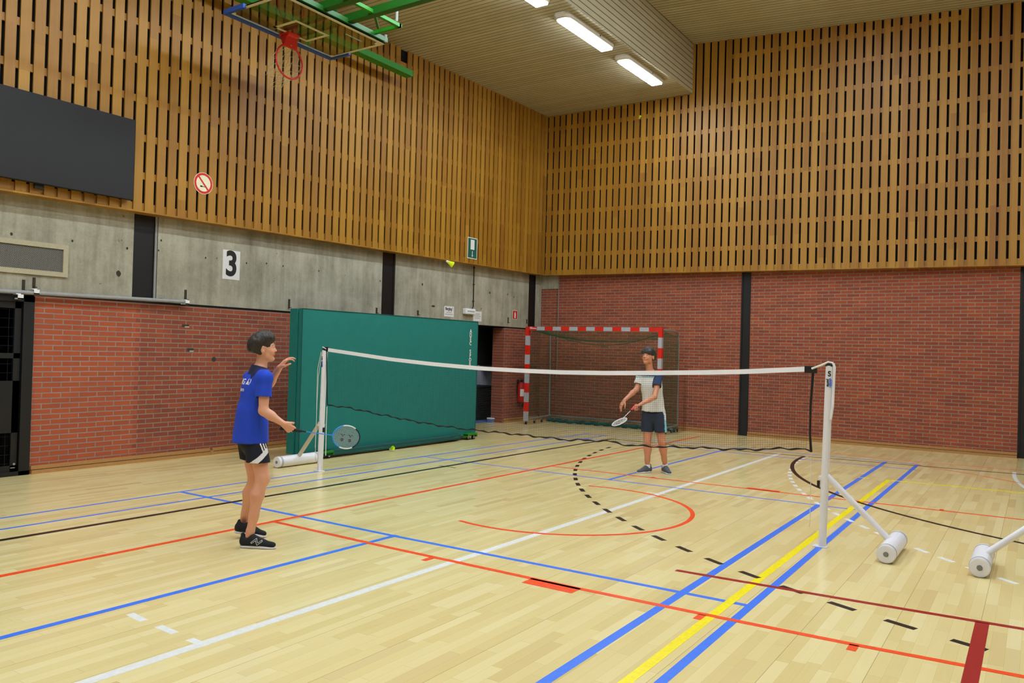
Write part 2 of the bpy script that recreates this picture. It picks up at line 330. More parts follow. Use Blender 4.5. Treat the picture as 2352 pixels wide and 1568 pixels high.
# --- left wall
DY0, DY1, PY0, PY1 = -3.75, -2.457, 5.2, 7.42       # glazed door, open passage
bm = B(); x0 = XW-.3
for y0, y1, z0, z1 in ((YS, DY0, 0, 2.1), (DY1, PY0, 0, 2.1), (PY1, YW, 0, 2.1)): box(bm, (x0, y0, z0), (XW, y1, z1))
wl = tag(mesh_obj('wall_left', bm, 'brick_left'), 'brick wall with concrete band and wooden slat cladding on the left', kind='structure')
cols_l = [(-1.248, -.905), (3.465, 3.815), (8.385, 8.70), (-6.0, -5.66), (-10.7, -10.4)]
bm = B(); edges = [YS]+[v for c in sorted(cols_l) for v in c]+[YW]
for a, b in zip(edges[::2], edges[1::2]): box(bm, (x0, a, 2.13), (XW+.004, b, 3.62))
cb = mesh_obj('concrete_band', bm, 'raw_concrete', wl)
bm = B(); rnd = random.Random(3)
for u, v, s in ((370, 552, .012), (292, 570, .013), (26, 537, .014), (166, 553, .012), (612, 605, .012), (732, 622, .011), (566, 604, .012), (472, 592, .012), (650, 611, .012), (970, 653, .02), (878, 655, .01), (1125, 672, .02), (1180, 682, .014), (272, 628, .03), (1020, 702, .01), (873, 645, .012), (364, 575, .01), (1040, 710, .012), (1166, 676, .015), (995, 703, .05)):
    p = on_plane(u, v, 0, XW+.004); h = s*(.35 if s > .04 else 1.2)
    vs = [bm.verts.new((XW+.0062, p.y+s*math.cos(a)*(1+.25*rnd.random()), p.z+h*math.sin(a)*(1+.25*rnd.random()))) for a in [2*PI*k/9 for k in range(9)]]; bm.faces.new(vs)
mesh_obj('bolt_hole', bm, 'stain_dark', wl)
for a, b in cols_l:
    bm = B(); box(bm, (XW-.1, a, 2.13), (XW-.02, b, 3.6)); box(bm, (XW-.03, a, 2.13), (XW-.01, a+.04, 3.6)); box(bm, (XW-.03, b-.04, 2.13), (XW-.01, b, 3.6)); mesh_obj('steel_column', bm, 'black_steel', wl)
bm = B(); tube(bm, [(XW-.005, -.93, 2.14), (XW-.005, -.93, 3.3)], .016); tube(bm, [(XW+.02, -.9, 2.16), (XW+.03, -.86, 2.19), (XW+.02, -.80, 2.17), (XW+.015, -.78, 2.14)], .01); mesh_obj('grey_pipe', bm, 'grey_paint', wl)
bm = B(); box(bm, (XW-.28, YS, 2.085), (XW-.012, PY0, 2.135)); box(bm, (XW-.28, PY1+.03, 2.085), (XW-.012, YW, 2.135)); box(bm, (XW-.28, PY0, 2.12), (XW-.012, PY1+.03, 2.135)); mesh_obj('steel_lintel', bm, 'black_steel', wl)
for u, v, h in ((53, 655, .13), (77, 649, .12), (425, 677, .14), (663, 697, .14), (864, 713, .1), (959, 718, .09), (1166, 735, .12), (1209, 738, .1)):
    p = on_plane(u, v, 0, XW); bm = B(); box(bm, (XW, p.y-.014, p.z-h/2), (XW+.02, p.y+.014, p.z+h/2)); box(bm, (XW, p.y-.014, p.z-h/2), (XW+.06, p.y+.014, p.z-h/2+.01)); mesh_obj('steel_hook', bm, 'stain_dark', wl)
# missing bricks and their cement
for u, v, w, h in ((426, 748, .11, .035), (437, 803, .1, .045), (491, 825, .05, .07), (485, 945, .12, .04)):
    p = on_plane(u, v, 0, XW); bm = B(); 
    if w > .06 and v < 900:
        box(bm, (XW-.0, p.y-w/2, p.z-h/2), (XW+.0025, p.y+w/2, p.z+h/2)); mesh_obj('brick_hole', bm, 'stain_dark', wl)
        bm = B(); box(bm, (XW, p.y-w*.1, p.z-h/2-.006), (XW+.006, p.y+w/2, p.z-h/2+.012)); mesh_obj('cement_patch', bm, 'vent_frame', wl)
    elif v < 900:
        tube(bm, [(XW-.01, p.y, p.z), (XW+.006, p.y, p.z)], .034, 16); mesh_obj('round_box_cover', bm, 'vent_dark', wl)
# slat cladding
def cladding(side, parent):
    bm = B(); rnd = random.Random(11); R = []; top_gap = None
    if side == 'left':
        P = lambda d, h, z: (XC-d, h, z); zb = zb_l; c0, c1 = -8.0, YC; zt = zlow
        slot0 = -1.398+.0
        cs = [slot0-.078+.1565*k for k in range(-42, 70)]; hv = 1.
    else:
        P = lambda d, h, z: (h, YC+d, z); zb = zb_b; c0, c1 = XC, 15.; zt = lambda x: zlow(YC) if x < XB else zup(x)
        cs = [1.678-.078+.1558*k for k in range(-25, 90)]
    w = .1165
    for k, c in enumerate(cs):
        a, b = max(c-w/2, c0), min(c+w/2, c1)
        if b-a < .02: continue
        j = rnd.uniform(-.0015, .0015); tops = (zt(a+.001), zt(b-.001))
        if side == 'left' and abs(c-3.66) < .079: tops = (6.56, 6.56)
        if side == 'back' and a < XB < b:
            tops = (zt(a), zt(a)); hexa(bm, [P(j, XB, zb(XB)), P(.022, XB, zb(XB)), P(.022, b, zb(b)), P(j, b, zb(b)), P(j, XB, zt(XB+.001)), P(.022, XB, zt(XB+.001)), P(.022, b, zt(b)), P(j, b, zt(b))]); b = XB
        lo = (zb(a), zb(b)); q = []
        for zz in (lo, tops):
            q += [P(j, a, zz[0]), P(.022, a, zz[0]), P(.022, b, zz[1]), P(j, b, zz[1])]
        hexa(bm, q)
    obs = mesh_obj('slat_cladding', bm, 'slats_'+side, parent)
    bm = B(); offs = [.05, .455]+[.455+.4905*k for k in range(1, 9)]
    for o_ in offs:
        n = 12
        for i in range(n):
            a = c0+(c1-c0)*i/n; b = c0+(c1-c0)*(i+1)/n
            if side == 'back':
                a = max(a, XC); 
            z0, z1 = zb(a)+o_, zb(b)+o_; hh = .045 if o_ > .1 else .05
            if z0+.045 > min(zt(a+.001), zt(b-.001)): continue
            q = []
            for s_ in (-hh, hh): q += [P(.022, a, z0+s_), P(.052, a, z0+s_), P(.052, b, z1+s_), P(.022, b, z1+s_)]
            hexa(bm, q)
    mesh_obj('batten', bm, 'slats_'+side, parent)
    bm = B()   # black felt behind the slots
    if side == 'left': hexa(bm, [(XC-.1, c0, zb(c0)), (XC-.06, c0, zb(c0)), (XC-.06, c1, zb(c1)), (XC-.1, c1, zb(c1)), (XC-.1, c0, zt(c0)), (XC-.06, c0, zt(c0)), (XC-.06, c1, zt(c1)), (XC-.1, c1, zt(c1))])
    else:
        hexa(bm, [(c0-.06, YC+.06, zb(c0)), (c0-.06, YC+.1, zb(c0)), (c1, YC+.1, zb(c1)), (c1, YC+.06, zb(c1)), (c0-.06, YC+.06, 7.1), (c0-.06, YC+.1, 7.1), (c1, YC+.1, zup(c1)), (c1, YC+.06, zup(c1))])
        box(bm, (XB, YC+.061, 6.9), (15., YC+.099, 7.2)); hexa(bm, [(XB, YC+.06, 7.1), (XB, YC+.1, 7.1), (15, YC+.1, 7.1), (15, YC+.06, 7.1), (XB, YC+.06, zup(XB)), (XB, YC+.1, zup(XB)), (15, YC+.1, zup(15)), (15, YC+.06, zup(15))])
    mesh_obj('black_backing', bm, 'void_black', parent)
    bm = B()   # soffit board that closes the cladding below
    if side == 'left': hexa(bm, [(XW-.02, c0, zb(c0)-.022), (XC+.004, c0, zb(c0)-.022), (XC+.004, c1, zb(c1)-.022), (XW-.02, c1, zb(c1)-.022), (XW-.02, c0, zb(c0)), (XC+.004, c0, zb(c0)), (XC+.004, c1, zb(c1)), (XW-.02, c1, zb(c1))])
    else: hexa(bm, [(XC, YC-.004, zb(c0)-.022), (XC, YW+.02, zb(c0)-.022), (c1, YW+.02, zb(c1)-.022), (c1, YC-.004, zb(c1)-.022), (XC, YC-.004, zb(c0)), (XC, YW+.02, zb(c0)), (c1, YW+.02, zb(c1)), (c1, YC-.004, zb(c1))])
    mesh_obj('soffit_board', bm, 'slats_'+side, parent)
cladding('left', wl)
bm = B(); box(bm, (XW-.3, YS, 3.6), (XW-.02, YW, 8.3)); mesh_obj('upper_masonry', bm, 'void_black', wl)
# --- back wall
cols_b = [(2.522, 2.722), (7.322, 7.52), (12.1, 12.3)]
bm = B(); ed = [XW-.3]+[v for c in cols_b for v in c]+[XE]
box(bm, (XW-.3, YW+.02, 0), (-1.79, YW+.3, 3.6))
ed[0] = -1.79
for a, b in zip(ed[::2], ed[1::2]): box(bm, (a, YW, 0), (b, YW+.3, 3.6))
wb = tag(mesh_obj('wall_back', bm, 'brick_back'), 'red brick wall with wooden slat cladding at the back', kind='structure')
for a, b in cols_b:
    bm = B(); box(bm, (a, YW+.03, 0), (b, YW+.1, 3.6)); box(bm, (a, YW+.01, .08), (a+.03, YW+.03, 3.6)); box(bm, (b-.03, YW+.01, .08), (b, YW+.03, 3.6)); mesh_obj('steel_column', bm, 'black_steel', wb)
bm = B(); box(bm, (XW, YW+.005, 3.08), (-1.8, YW+.03, 3.6)); mesh_obj('concrete_block', bm, 'raw_concrete', wb)
bm = B(); tube(bm, [(-1.775, YW-.015, 3.4), (-1.775, YW-.015, 1.0)], .011); 
for z in (3.2, 2.6, 1.9, 1.1): box(bm, (-1.79, YW-.03, z), (-1.76, YW, z+.03))
mesh_obj('wall_conduit', bm, 'vent_grey', wb)
cladding('back', wb)
bm = B(); box(bm, (XW-.3, YW+.02, 3.6), (XE, YW+.3, 8.4)); mesh_obj('upper_masonry', bm, 'void_black', wb)
# --- other two walls close the hall behind the camera
bm = B(); box(bm, (XE, YS, 0), (XE+.3, YW+.3, 8.4)); tag(mesh_obj('wall_right', bm, 'brick_left'), 'brick wall on the far right of the hall', kind='structure')
bm = B(); box(bm, (XW-.3, YS-.3, 0), (XE+.3, YS, 8.4)); tag(mesh_obj('wall_front', bm, 'brick_back'), 'brick wall behind the camera', kind='structure')
# --- ceilings
bm = B(); hexa(bm, [(XW-.3, YS, zlow(YS)), (XB, YS, zlow(YS)), (XB, YW+.3, zlow(YW+.3)), (XW-.3, YW+.3, zlow(YW+.3)), (XW-.3, YS, zlow(YS)+.1), (XB, YS, zlow(YS)+.1), (XB, YW+.3, zlow(YW+.3)+.1), (XW-.3, YW+.3, zlow(YW+.3)+.1)])
ce = tag(mesh_obj('ceiling', bm, 'lining_low'), 'lined ceiling, lower over the left side', kind='structure')
bm = B(); hexa(bm, [(XB-.08, YS, zlow(YS)+.004), (XB+.001, YS, zlow(YS)+.004), (XB+.001, YW+.3, zlow(YW+.3)+.004), (XB-.08, YW+.3, zlow(YW+.3)+.004), (XB-.08, YS, 8.3), (XB+.001, YS, 8.3), (XB+.001, YW+.3, 8.3), (XB-.08, YW+.3, 8.3)]); mesh_obj('ceiling_step', bm, 'lining_side', ce)
bm = B(); hexa(bm, [(XB-.02, YS, zup(XB)), (XE+.3, YS, zup(XE)), (XE+.3, YW+.3, zup(XE)), (XB-.02, YW+.3, zup(XB)), (XB-.02, YS, zup(XB)+.1), (XE+.3, YS, zup(XE)+.1), (XE+.3, YW+.3, zup(XE)+.1), (XB-.02, YW+.3, zup(XB)+.1)]); mesh_obj('upper_ceiling', bm, 'lining_high', ce)
# --- baseboards
def base(name, segs, label):
    bm = B()
    for a, b, ax in segs:
        if ax == 'y': box(bm, (XW, a, 0), (XW+.045, b, .045)); box(bm, (XW, a, .052), (XW+.028, b, .095)); box(bm, (XW, a, .045), (XW+.012, b, .052), 1)
        else: box(bm, (a, YW-.045, 0), (b, YW, .045)); box(bm, (a, YW-.028, .052), (b, YW, .095)); box(bm, (a, YW-.012, .045), (b, YW, .052), 1)
    return tag(mesh_obj(name, bm, ['skirting_wood', 'void_black']), label, kind='structure')
base('baseboard_left', [(DY1+.02, -.02, 'y'), (.03, PY0, 'y'), (PY1+.06, YW-.05, 'y')], 'two-step wooden skirting under the left brick wall')
base('baseboard_back', [(XW+.05, 2.52, 'x'), (2.72, 7.32, 'x'), (7.52, 15.9, 'x')], 'two-step wooden skirting under the back brick wall')
bm = B(); box(bm, (XW, -.02, 0), (XW+.05, .03, .06)); tag(mesh_obj('trim_1', bm, 'skirting_wood'), 'wooden end block in the left skirting', kind='structure')
# --- glazed door on the far left
d = tag(empty('door_1', (XW, (DY0+DY1)/2, 0)), 'black metal door with wired glass at the left edge', kind='structure')
bm = B(); xa, xb = XW-.05, XW+.03
box(bm, (xa, DY1-.12, 0), (xb, DY1, 2.09)); box(bm, (xa, DY0, 0), (xb, DY0+.1, 2.09)); box(bm, (xa, DY0, 2.02), (xb, DY1, 2.09)); box(bm, (xa, DY0, 0), (xb, DY1, .05))
mesh_obj('door_frame', bm, 'black_steel', d)
bm = B(); xa, xb = XW-.045, XW+.0
box(bm, (xa, DY1-.20, .05), (xb, DY1-.13, 2.02)); box(bm, (xa, DY0+.1, .05), (xb, DY0+.17, 2.02)); box(bm, (xa, DY0+.1, 1.94), (xb, DY1-.13, 2.02)); box(bm, (xa, DY0+.1, .05), (xb, DY1-.13, .12)); box(bm, (xa, DY0+.1, 1.36), (xb, DY1-.13, 1.42)); box(bm, (xa, DY0+.1, .5), (xb, DY1-.13, 1.1))
mesh_obj('door_leaf', bm, 'black_steel', d)
bm = B(); box(bm, (XW-.03, DY0+.15, .1), (XW-.024, DY1-.18, 1.98)); mesh_obj('glass_pane', bm, 'door_glass', d)
bm = B()
for k in range(18): z = .14+k*.105; box(bm, (XW-.0235, DY0+.16, z), (XW-.0215, DY1-.19, z+.003))
for k in range(9): y = DY0+.2+k*.105; box(bm, (XW-.0235, y, .1), (XW-.0215, y+.003, 1.97))
mesh_obj('wire_grid', bm, 'black_steel', d)
bm = B(); tube(bm, [(XW+.01, DY1-.17, .14), (XW+.03, DY1-.17, .14)], .014); box(bm, (XW+.0, DY1-.20, .09), (XW+.012, DY1-.15, .1)); mesh_obj('door_bolt', bm, 'chrome', d)
settle(d)
# dark lobby behind the door with a blind-covered window
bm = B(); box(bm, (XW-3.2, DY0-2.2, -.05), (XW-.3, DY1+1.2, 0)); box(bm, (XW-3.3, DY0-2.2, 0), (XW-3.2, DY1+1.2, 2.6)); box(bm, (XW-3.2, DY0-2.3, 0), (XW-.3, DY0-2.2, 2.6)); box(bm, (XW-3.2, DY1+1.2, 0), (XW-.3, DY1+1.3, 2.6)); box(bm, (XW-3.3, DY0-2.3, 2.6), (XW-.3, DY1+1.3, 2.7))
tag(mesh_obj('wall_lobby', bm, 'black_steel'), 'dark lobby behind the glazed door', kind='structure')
w = tag(empty('window_1', (XW-3.15, -2.2, 1.2)), 'small lit window with blinds seen through the glazed door', kind='structure')
bm = B(); box(bm, (XW-3.19, DY0-.6, 1.1), (XW-3.17, DY1+.36, 1.55)); box(bm, (XW-3.19, DY0-.6, 1.66), (XW-3.17, DY1+.4, 2.35)); mesh_obj('window_pane', bm, 'daylight_pane', w)
bm = B(); 
for k in range(12): z = 1.66+k*.058; box(bm, (XW-3.14, DY0-.7, z), (XW-3.11, DY1+.42, z+.045))
mesh_obj('window_blind', bm, 'black_steel', w)
bm = B(); box(bm, (XW-3.16, DY0-.7, 1.55), (XW-3.1, DY1+.45, 1.65)); box(bm, (XW-3.16, DY0-.7, 1.0), (XW-3.1, DY1+.45, 1.09)); box(bm, (XW-3.16, DY1+.36, 1.0), (XW-3.1, DY1+.45, 2.4))
for k in range(8): y = DY1+.3-k*.13; box(bm, (XW-3.165, y, 1.09), (XW-3.15, y+.012, 1.55))
for z in (1.2, 1.33, 1.45): box(bm, (XW-3.165, DY0-.6, z), (XW-3.15, DY1+.36, z+.01))
mesh_obj('window_frame', bm, 'black_steel', w); settle(w)
# --- open passage beside the mattress
bm = B(); box(bm, (XW-2.2, PY0-.5, -.05), (XW-.3, PY1+.9, .0)); q = XW-.3  # passage floor: its blue colour stands in for reflected daylight
box(bm, (XW-2.3, PY0-.5, 0), (XW-2.2, PY1+1., 2.4), 1); box(bm, (XW-2.2, PY0-.6, 0), (q, PY0-.5, 2.4), 2); box(bm, (XW-2.2, PY1+.9, 0), (q, PY1+1., 2.4), 1); box(bm, (XW-2.3, PY0-.6, 2.4), (q, PY1+1., 2.5), 2)
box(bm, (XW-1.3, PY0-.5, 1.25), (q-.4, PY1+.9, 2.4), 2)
tag(mesh_obj('wall_passage', bm, ['tub_daylight_blue', 'grey_paint', 'void_black']), 'dim passage opening in the left wall beside the green mattress', kind='structure')
bm = B(); box(bm, (XW-1.5, 5.6, .001), (XW-.75, 8.25, .74)); box(bm, (XW-1.52, 5.55, .74), (XW-.73, 8.28, .77)); bevel(bm, .006)
tag(mesh_obj('storage_chest', bm, 'void_black'), 'low black chest standing inside the passage beside the mattress', 'chest')
bm = B(); box(bm, (XW-.33, PY1-.09, 0), (XW-.2, PY1-.0, .07)); box(bm, (XW-.34, PY1-.095, .07), (XW-.19, PY1-.0, .1), 1); bevel(bm, .004)
tag(mesh_obj('small_tub', bm, ['tub_daylight_blue', 'cloth_white']), 'tiny blue tub with white lid at the foot of the passage jamb', 'tub')
# ================================================================ things on the walls and ceiling
def lamp():
    r = empty('ceiling_lamp')
    L, w, h = 1.72, .30, .085
    prof = []   # rounded-end housing
    def outline(w_, l_, rr):
        pts = []
        for cx, cy, a0 in ((w_/2-rr, l_/2-rr, 0), (-w_/2+rr, l_/2-rr, 90), (-w_/2+rr, -l_/2+rr, 180), (w_/2-rr, -l_/2+rr, 270)):
            for k in range(7): a = math.radians(a0+15*k); pts.append((cx+rr*math.cos(a), cy+rr*math.sin(a)))
        return pts
    bm = B(); rings = []
    for z, ww, ll, rr in ((0, w, L, .1), (-h*.55, w, L, .1), (-h*.9, w-.03, L-.03, .09), (-h, w-.07, L-.08, .07)): rings.append([bm.verts.new((x, y, z)) for x, y in outline(ww, ll, rr)])
    for a, b in zip(rings, rings[1:]):
        for k in range(28): bm.faces.new((a[k], a[(k+1) % 28], b[(k+1) % 28], b[k]))
    bm.faces.new(rings[0]); bm.faces.new(rings[-1][::-1]); mesh_obj('housing', bm, 'lamp_housing', r)
    bm = B(); box(bm, (-w/2+.045, -L/2+.13, -h-.02), (w/2-.045, L/2-.05, -h+.01)); bevel(bm, .008); mesh_obj('diffuser', bm, 'lamp_glow', r)
    bm = B(); box(bm, (w/2-.004, .2, -.05), (w/2+.006, .22, -.03)); box(bm, (-.006, .2, -.05), (.006, .22, -.03)); bm.free()
    bm = B(); box(bm, (w/2-.003, .25, -.055), (w/2+.005, .275, -.03)); mesh_obj('catch', bm, 'black_steel', r)
    return r
L0 = lamp(); first = True
rows = [(1.165, [(6.76, 'fluorescent ceiling lamp nearest the room corner'), (4.56, 'fluorescent ceiling lamp, middle of the three under the low ceiling'), (2.36, 'fluorescent ceiling lamp cut off by the top edge of the photo')]+[(2.36-2.2*k, None) for k in range(1, 7)], zlow, 1)]
for xr in (4.6, 8.0, 11.4): rows.append((xr, [((5.9 if xr < 5 else 3.8)-2.6*k, None) for k in range(7 if xr < 5 else 5 if xr < 9 else 3)], None, 0))
for xr, ys, zf, _ in rows:
    for y, lab in ys:
        o = L0 if first else copy_tree(L0); first = False
        z = zf(y) if zf else zup(xr)
        o.location = (xr, y, z-.002); o.rotation_euler = (math.atan(.0171) if zf else 0, 0 if zf else math.atan(.0675), 0)
        if lab: tag(o, lab, 'lamp', 'lamps in a row under the low ceiling')
        else: tag(o, 'fluorescent ceiling lamp above or behind the camera', 'lamp', 'lamps outside the picture')
def wallthing(name, label, cat, x=XW): return empty(name, (x, 0, 0), label=label, cat=cat)
def PL(u, v, x): return on_plane(u, v, 0, x)
def rr(bm, x, y0, y1, z0, z1, t=.004, mi=0): box(bm, (x, y0, z0), (x+t, y1, z1), mi)
# scoreboard
bm = B(); box(bm, (XC+.03, -5.3, 3.375), (XC+.11, -1.445, 4.39)); bevel(bm, .006); s = mesh_obj('scoreboard', bm, 'screen_black'); tag(s, 'large dark grey scoreboard panel hung on the slats at upper left', 'scoreboard')
bm = B(); box(bm, (XC, -5.2, 3.45), (XC+.031, -1.6, 3.5)); box(bm, (XC, -5.2, 4.2), (XC+.031, -1.6, 4.25)); box(bm, (XC+.02, -2.6, 3.32), (XC+.05, -2.5, 3.4)); mesh_obj('mounting_rail', bm, 'black_steel', s)
# ventilation grille
g = empty('ventilation_grille', (XW, -2.5, 2.5), label='framed mesh ventilation grille in the concrete left of the black column', cat='vent')
bm = B(); y0, y1, z0, z1 = -3.6, -2.088, 2.345, 2.735; f = .058
for a, b, c_, d_ in ((y0, y1, z0, z0+f), (y0, y1, z1-f, z1), (y1-f, y1, z0+f, z1-f), (y0, y0+f, z0+f, z1-f)): box(bm, (XW, a, c_), (XW+.03, b, d_))
mesh_obj('frame', bm, 'vent_frame', g)
bm = B(); box(bm, (XW+.005, y0+f, z0+f), (XW+.008, y1-f, z1-f)); mesh_obj('backing', bm, 'vent_dark', g)
bm = B(); n = int((y1-y0)/.022)
for k in range(-14, n):      # expanded metal: two families of slanting wires
    a = y0+f+k*.022; 
    for sg in (1, -1):
        p0 = Vector((0, a, z0+f)); p1 = Vector((0, a+.3, z1-f)); 
        if sg < 0: p0.z, p1.z = p1.z, p0.z
        if p1.y > y1-f: t_ = (y1-f-p0.y)/(p1.y-p0.y); p1 = p0.lerp(p1, t_)
        if p0.y < y0+f: t_ = (y0+f-p0.y)/(p1.y-p0.y); p0 = p0.lerp(p1, t_)
        if p1.y-p0.y > .01:
            sd = Vector((0, p0.z-p1.z, p1.y-p0.y)).normalized()*.0028; x_ = XW+.012+.001*(sg > 0)
            quad(bm, [Vector((x_, p0.y, p0.z))-sd, Vector((x_, p1.y, p1.z))-sd, Vector((x_, p1.y, p1.z))+sd, Vector((x_, p0.y, p0.z))+sd])
mesh_obj('mesh_screen', bm, 'vent_grey', g); settle(g)
# number 3 board
s = empty('number_sign', (XW, .262, 2.745), label='white sheet with a bold black 3 on the concrete', cat='sign')
bm = B(); box(bm, (XW+.004, .114, 2.532), (XW+.009, .410, 2.957)); mesh_obj('sheet', bm, 'paper', s)
letters('3', .50, (XW+.0105, .262, 2.745), (0, 1, 0), (0, 0, 1), 'ink', s, 'numeral', bold=.014, sx=.86); settle(s)
# no smoking
s = empty('no_smoking_sign', (XC, -.374, 3.80), label='round no smoking sign on the left slats', cat='sign')
def disc(bm, c, r0, r1, x, ax='y', n=48, mi=0, t=.004):
    """flat ring in a plane x = const"""
    for k in range(n):
        a, b = 2*PI*k/n, 2*PI*(k+1)/n
        pt = lambda r, w, xx: (xx, c[0]+r*math.cos(w), c[1]+r*math.sin(w))
        if r0 > 0: hexa(bm, [pt(r0, a, x), pt(r1, a, x), pt(r1, b, x), pt(r0, b, x), pt(r0, a, x+t), pt(r1, a, x+t), pt(r1, b, x+t), pt(r0, b, x+t)], mi)
    if r0 == 0: tube(bm, [(x, c[0], c[1]), (x+t, c[0], c[1])], r1, n, mi)
c_ = (-.374, 3.802); bm = B(); disc(bm, c_, 0, .150, XC+.002, t=.003); mesh_obj('disc', bm, 'sign_cream', s)
bm = B(); disc(bm, c_, .112, .143, XC+.005, t=.0015); a = math.radians(-48); ca, sa = math.cos(a), math.sin(a)
bar(bm, (XC+.0072, c_[0]-.12*ca, c_[1]-.12*sa), (XC+.0072, c_[0]+.12*ca, c_[1]+.12*sa), .0022, .022, (0, -sa, ca)); mesh_obj('ban_ring', bm, 'sign_red', s)
bm = B(); box(bm, (XC+.005, c_[0]-.05, c_[1]-.055), (XC+.0062, c_[0]-.015, c_[1]-.035)); box(bm, (XC+.005, c_[0]-.015, c_[1]-.05), (XC+.0062, c_[0]+.04, c_[1]-.042)); 
for k in range(9): a = k*.5; box(bm, (XC+.005, c_[0]-.02+.03*math.cos(a), c_[1]+.01+.012*k-.03), (XC+.006, c_[0]-.016+.03*math.cos(a), c_[1]+.014+.012*k-.03))
mesh_obj('cigarette', bm, 'ink', s); settle(s)
# exit sign
s = empty('exit_sign', (XC, 5.9, 3.66), label='green exit sign with white door and down arrow on the slats', cat='sign')
bm = B(); rr(bm, XC+.002, 5.735, 6.063, 3.452, 3.882, .004); mesh_obj('border', bm, 'paper', s)
bm = B(); rr(bm, XC+.0062, 5.752, 6.046, 3.468, 3.866, .001); mesh_obj('panel', bm, 'sign_green', s)
bm = B(); rr(bm, XC+.0074, 5.835, 5.965, 3.64, 3.84, .001); rr(bm, XC+.0074, 5.89, 5.91, 3.5, 3.61, .001)
hexa(bm, [(XC+.0074, 5.865, 3.53), (XC+.0074, 5.90, 3.485), (XC+.0074, 5.935, 3.53), (XC+.0074, 5.90, 3.52), (XC+.0084, 5.865, 3.53), (XC+.0084, 5.90, 3.485), (XC+.0084, 5.935, 3.53), (XC+.0084, 5.90, 3.52)]); mesh_obj('pictogram', bm, 'paper', s); settle(s)
# conduit down the concrete
bm = B(); tube(bm, [(XW+.02, 6.215, 3.46), (XW+.02, 6.225, 2.5)], .012); tube(bm, [(XW+.02, 6.225, 2.5), (XW+.02, 6.18, 2.44)], .012)
for z in (3.3, 2.95, 2.6): box(bm, (XW+.004, 6.20, z), (XW+.036, 6.24, z+.02))
tag(mesh_obj('conduit', bm, 'stain_dark'), 'dark vertical conduit on the concrete under the exit sign', 'conduit')
# emergency light
s = empty('emergency_light', (XW, 6.03, 2.4), label='white emergency light box between the two paper notices', cat='light')
bm = B(); box(bm, (XW+.004, 5.87, 2.325), (XW+.1, 6.215, 2.445)); bevel(bm, .025, 3); mesh_obj('case', bm, 'cloth_white', s)
bm = B(); 
for k in range(9): box(bm, (XW+.1, 5.93+k*.028, 2.372), (XW+.1015, 5.945+k*.028, 2.4))
mesh_obj('printed_line', bm, 'ink_grey', s); settle(s)
def notice(label, y0, y1, z0, z1, head, lines, seed):
    s = empty('paper_notice', (XW, (y0+y1)/2, z0), label=label, cat='notice'); bm = B(); box(bm, (XW+.005, y0, z0), (XW+.0075, y1, z1)); mesh_obj('sheet', bm, 'paper', s)
    rn = random.Random(seed); bm = B(); w_ = y1-y0
    if head: letters(head, .085, (XW+.008, (y0+y1)/2, z1-.055), (0, 1, 0), (0, 0, 1), 'ink', s, 'heading', bold=.002, sx=.8)
    for k, f in enumerate(lines):
        z = z1-(.125 if head else .06)-.04*k; y = (y0+y1)/2-w_*f/2; e = (y0+y1)/2+w_*f/2
        while y < e: l_ = rn.uniform(.006, .014); box(bm, (XW+.0075, y, z-.006), (XW+.0082, min(y+l_, e), z+rn.choice((.004, .008)))); y += l_+.005
    mesh_obj('printed_line', bm, 'ink_grey', s); settle(s)
notice('white paper notice with a large heading left of the emergency light', 5.275, 5.585, 2.248, 2.458, 'Berging !', [.55, .8], 1)
notice('white paper notice without heading right of the emergency light', 6.25, 6.545, 2.20, 2.41, None, [.6, .8, .6, .0], 2)
# extinguisher sign and extinguisher
s = empty('extinguisher_sign', (XW, 7.83, 2.4), label='small red sign with a white extinguisher above the goal post', cat='sign')
bm = B(); rr(bm, XW+.005, 7.73, 7.925, 2.308, 2.51, .003); mesh_obj('border', bm, 'sign_cream', s); bm = B(); rr(bm, XW+.008, 7.74, 7.915, 2.318, 2.50, .001); mesh_obj('panel', bm, 'sign_red', s)
bm = B(); rr(bm, XW+.009, 7.80, 7.855, 2.335, 2.45, .001); rr(bm, XW+.009, 7.815, 7.84, 2.45, 2.475, .001); mesh_obj('pictogram', bm, 'paper', s); settle(s)
s = empty('fire_extinguisher', (XW+.1, 8.08, .46), label='red fire extinguisher hanging on the brick behind the left goal post', cat='fire extinguisher')
cx, cy = XW+.1, 8.02; bm = B(); tube(bm, [(cx, cy, z) for z in (.45, .46, .5, .82, .86, .885, .9)], [.05, .075, .08, .08, .065, .03, .025], 20); mesh_obj('cylinder', bm, 'extinguisher_red', s, True)
bm = B(); box(bm, (cx-.02, cy-.03, .9), (cx+.02, cy+.03, .94)); box(bm, (cx-.01, cy-.02, .95), (cx+.01, cy+.1, .965)); box(bm, (cx-.01, cy-.01, .925), (cx+.01, cy+.1, .938)); mesh_obj('valve_handle', bm, 'black_steel', s)
bm = B(); tube(bm, [(cx, cy+.03, .92), (cx+.02, cy+.1, .88), (cx+.03, cy+.11, .6), (cx+.03, cy+.1, .45), (cx+.02, cy+.06, .40)], .012, 8); tube(bm, [(cx+.02, cy+.06, .40), (cx+.02, cy+.04, .33)], .02, 8); mesh_obj('hose', bm, 'black_rubber', s)
bm = B(); 
for k in range(8):
    a0, a1 = math.radians(-70+k*10), math.radians(-60+k*10); R1 = .0815
    quad(bm, [(cx+R1*math.cos(a0), cy+R1*math.sin(a0), .58), (cx+R1*math.cos(a1), cy+R1*math.sin(a1), .58), (cx+R1*math.cos(a1), cy+R1*math.sin(a1), .74), (cx+R1*math.cos(a0), cy+R1*math.sin(a0), .74)])
mesh_obj('instruction_label', bm, 'paper', s); bm = B(); box(bm, (XW+.002, cy-.03, .6), (XW+.03, cy+.03, .95)); mesh_obj('wall_bracket', bm, 'black_steel', s); settle(s)
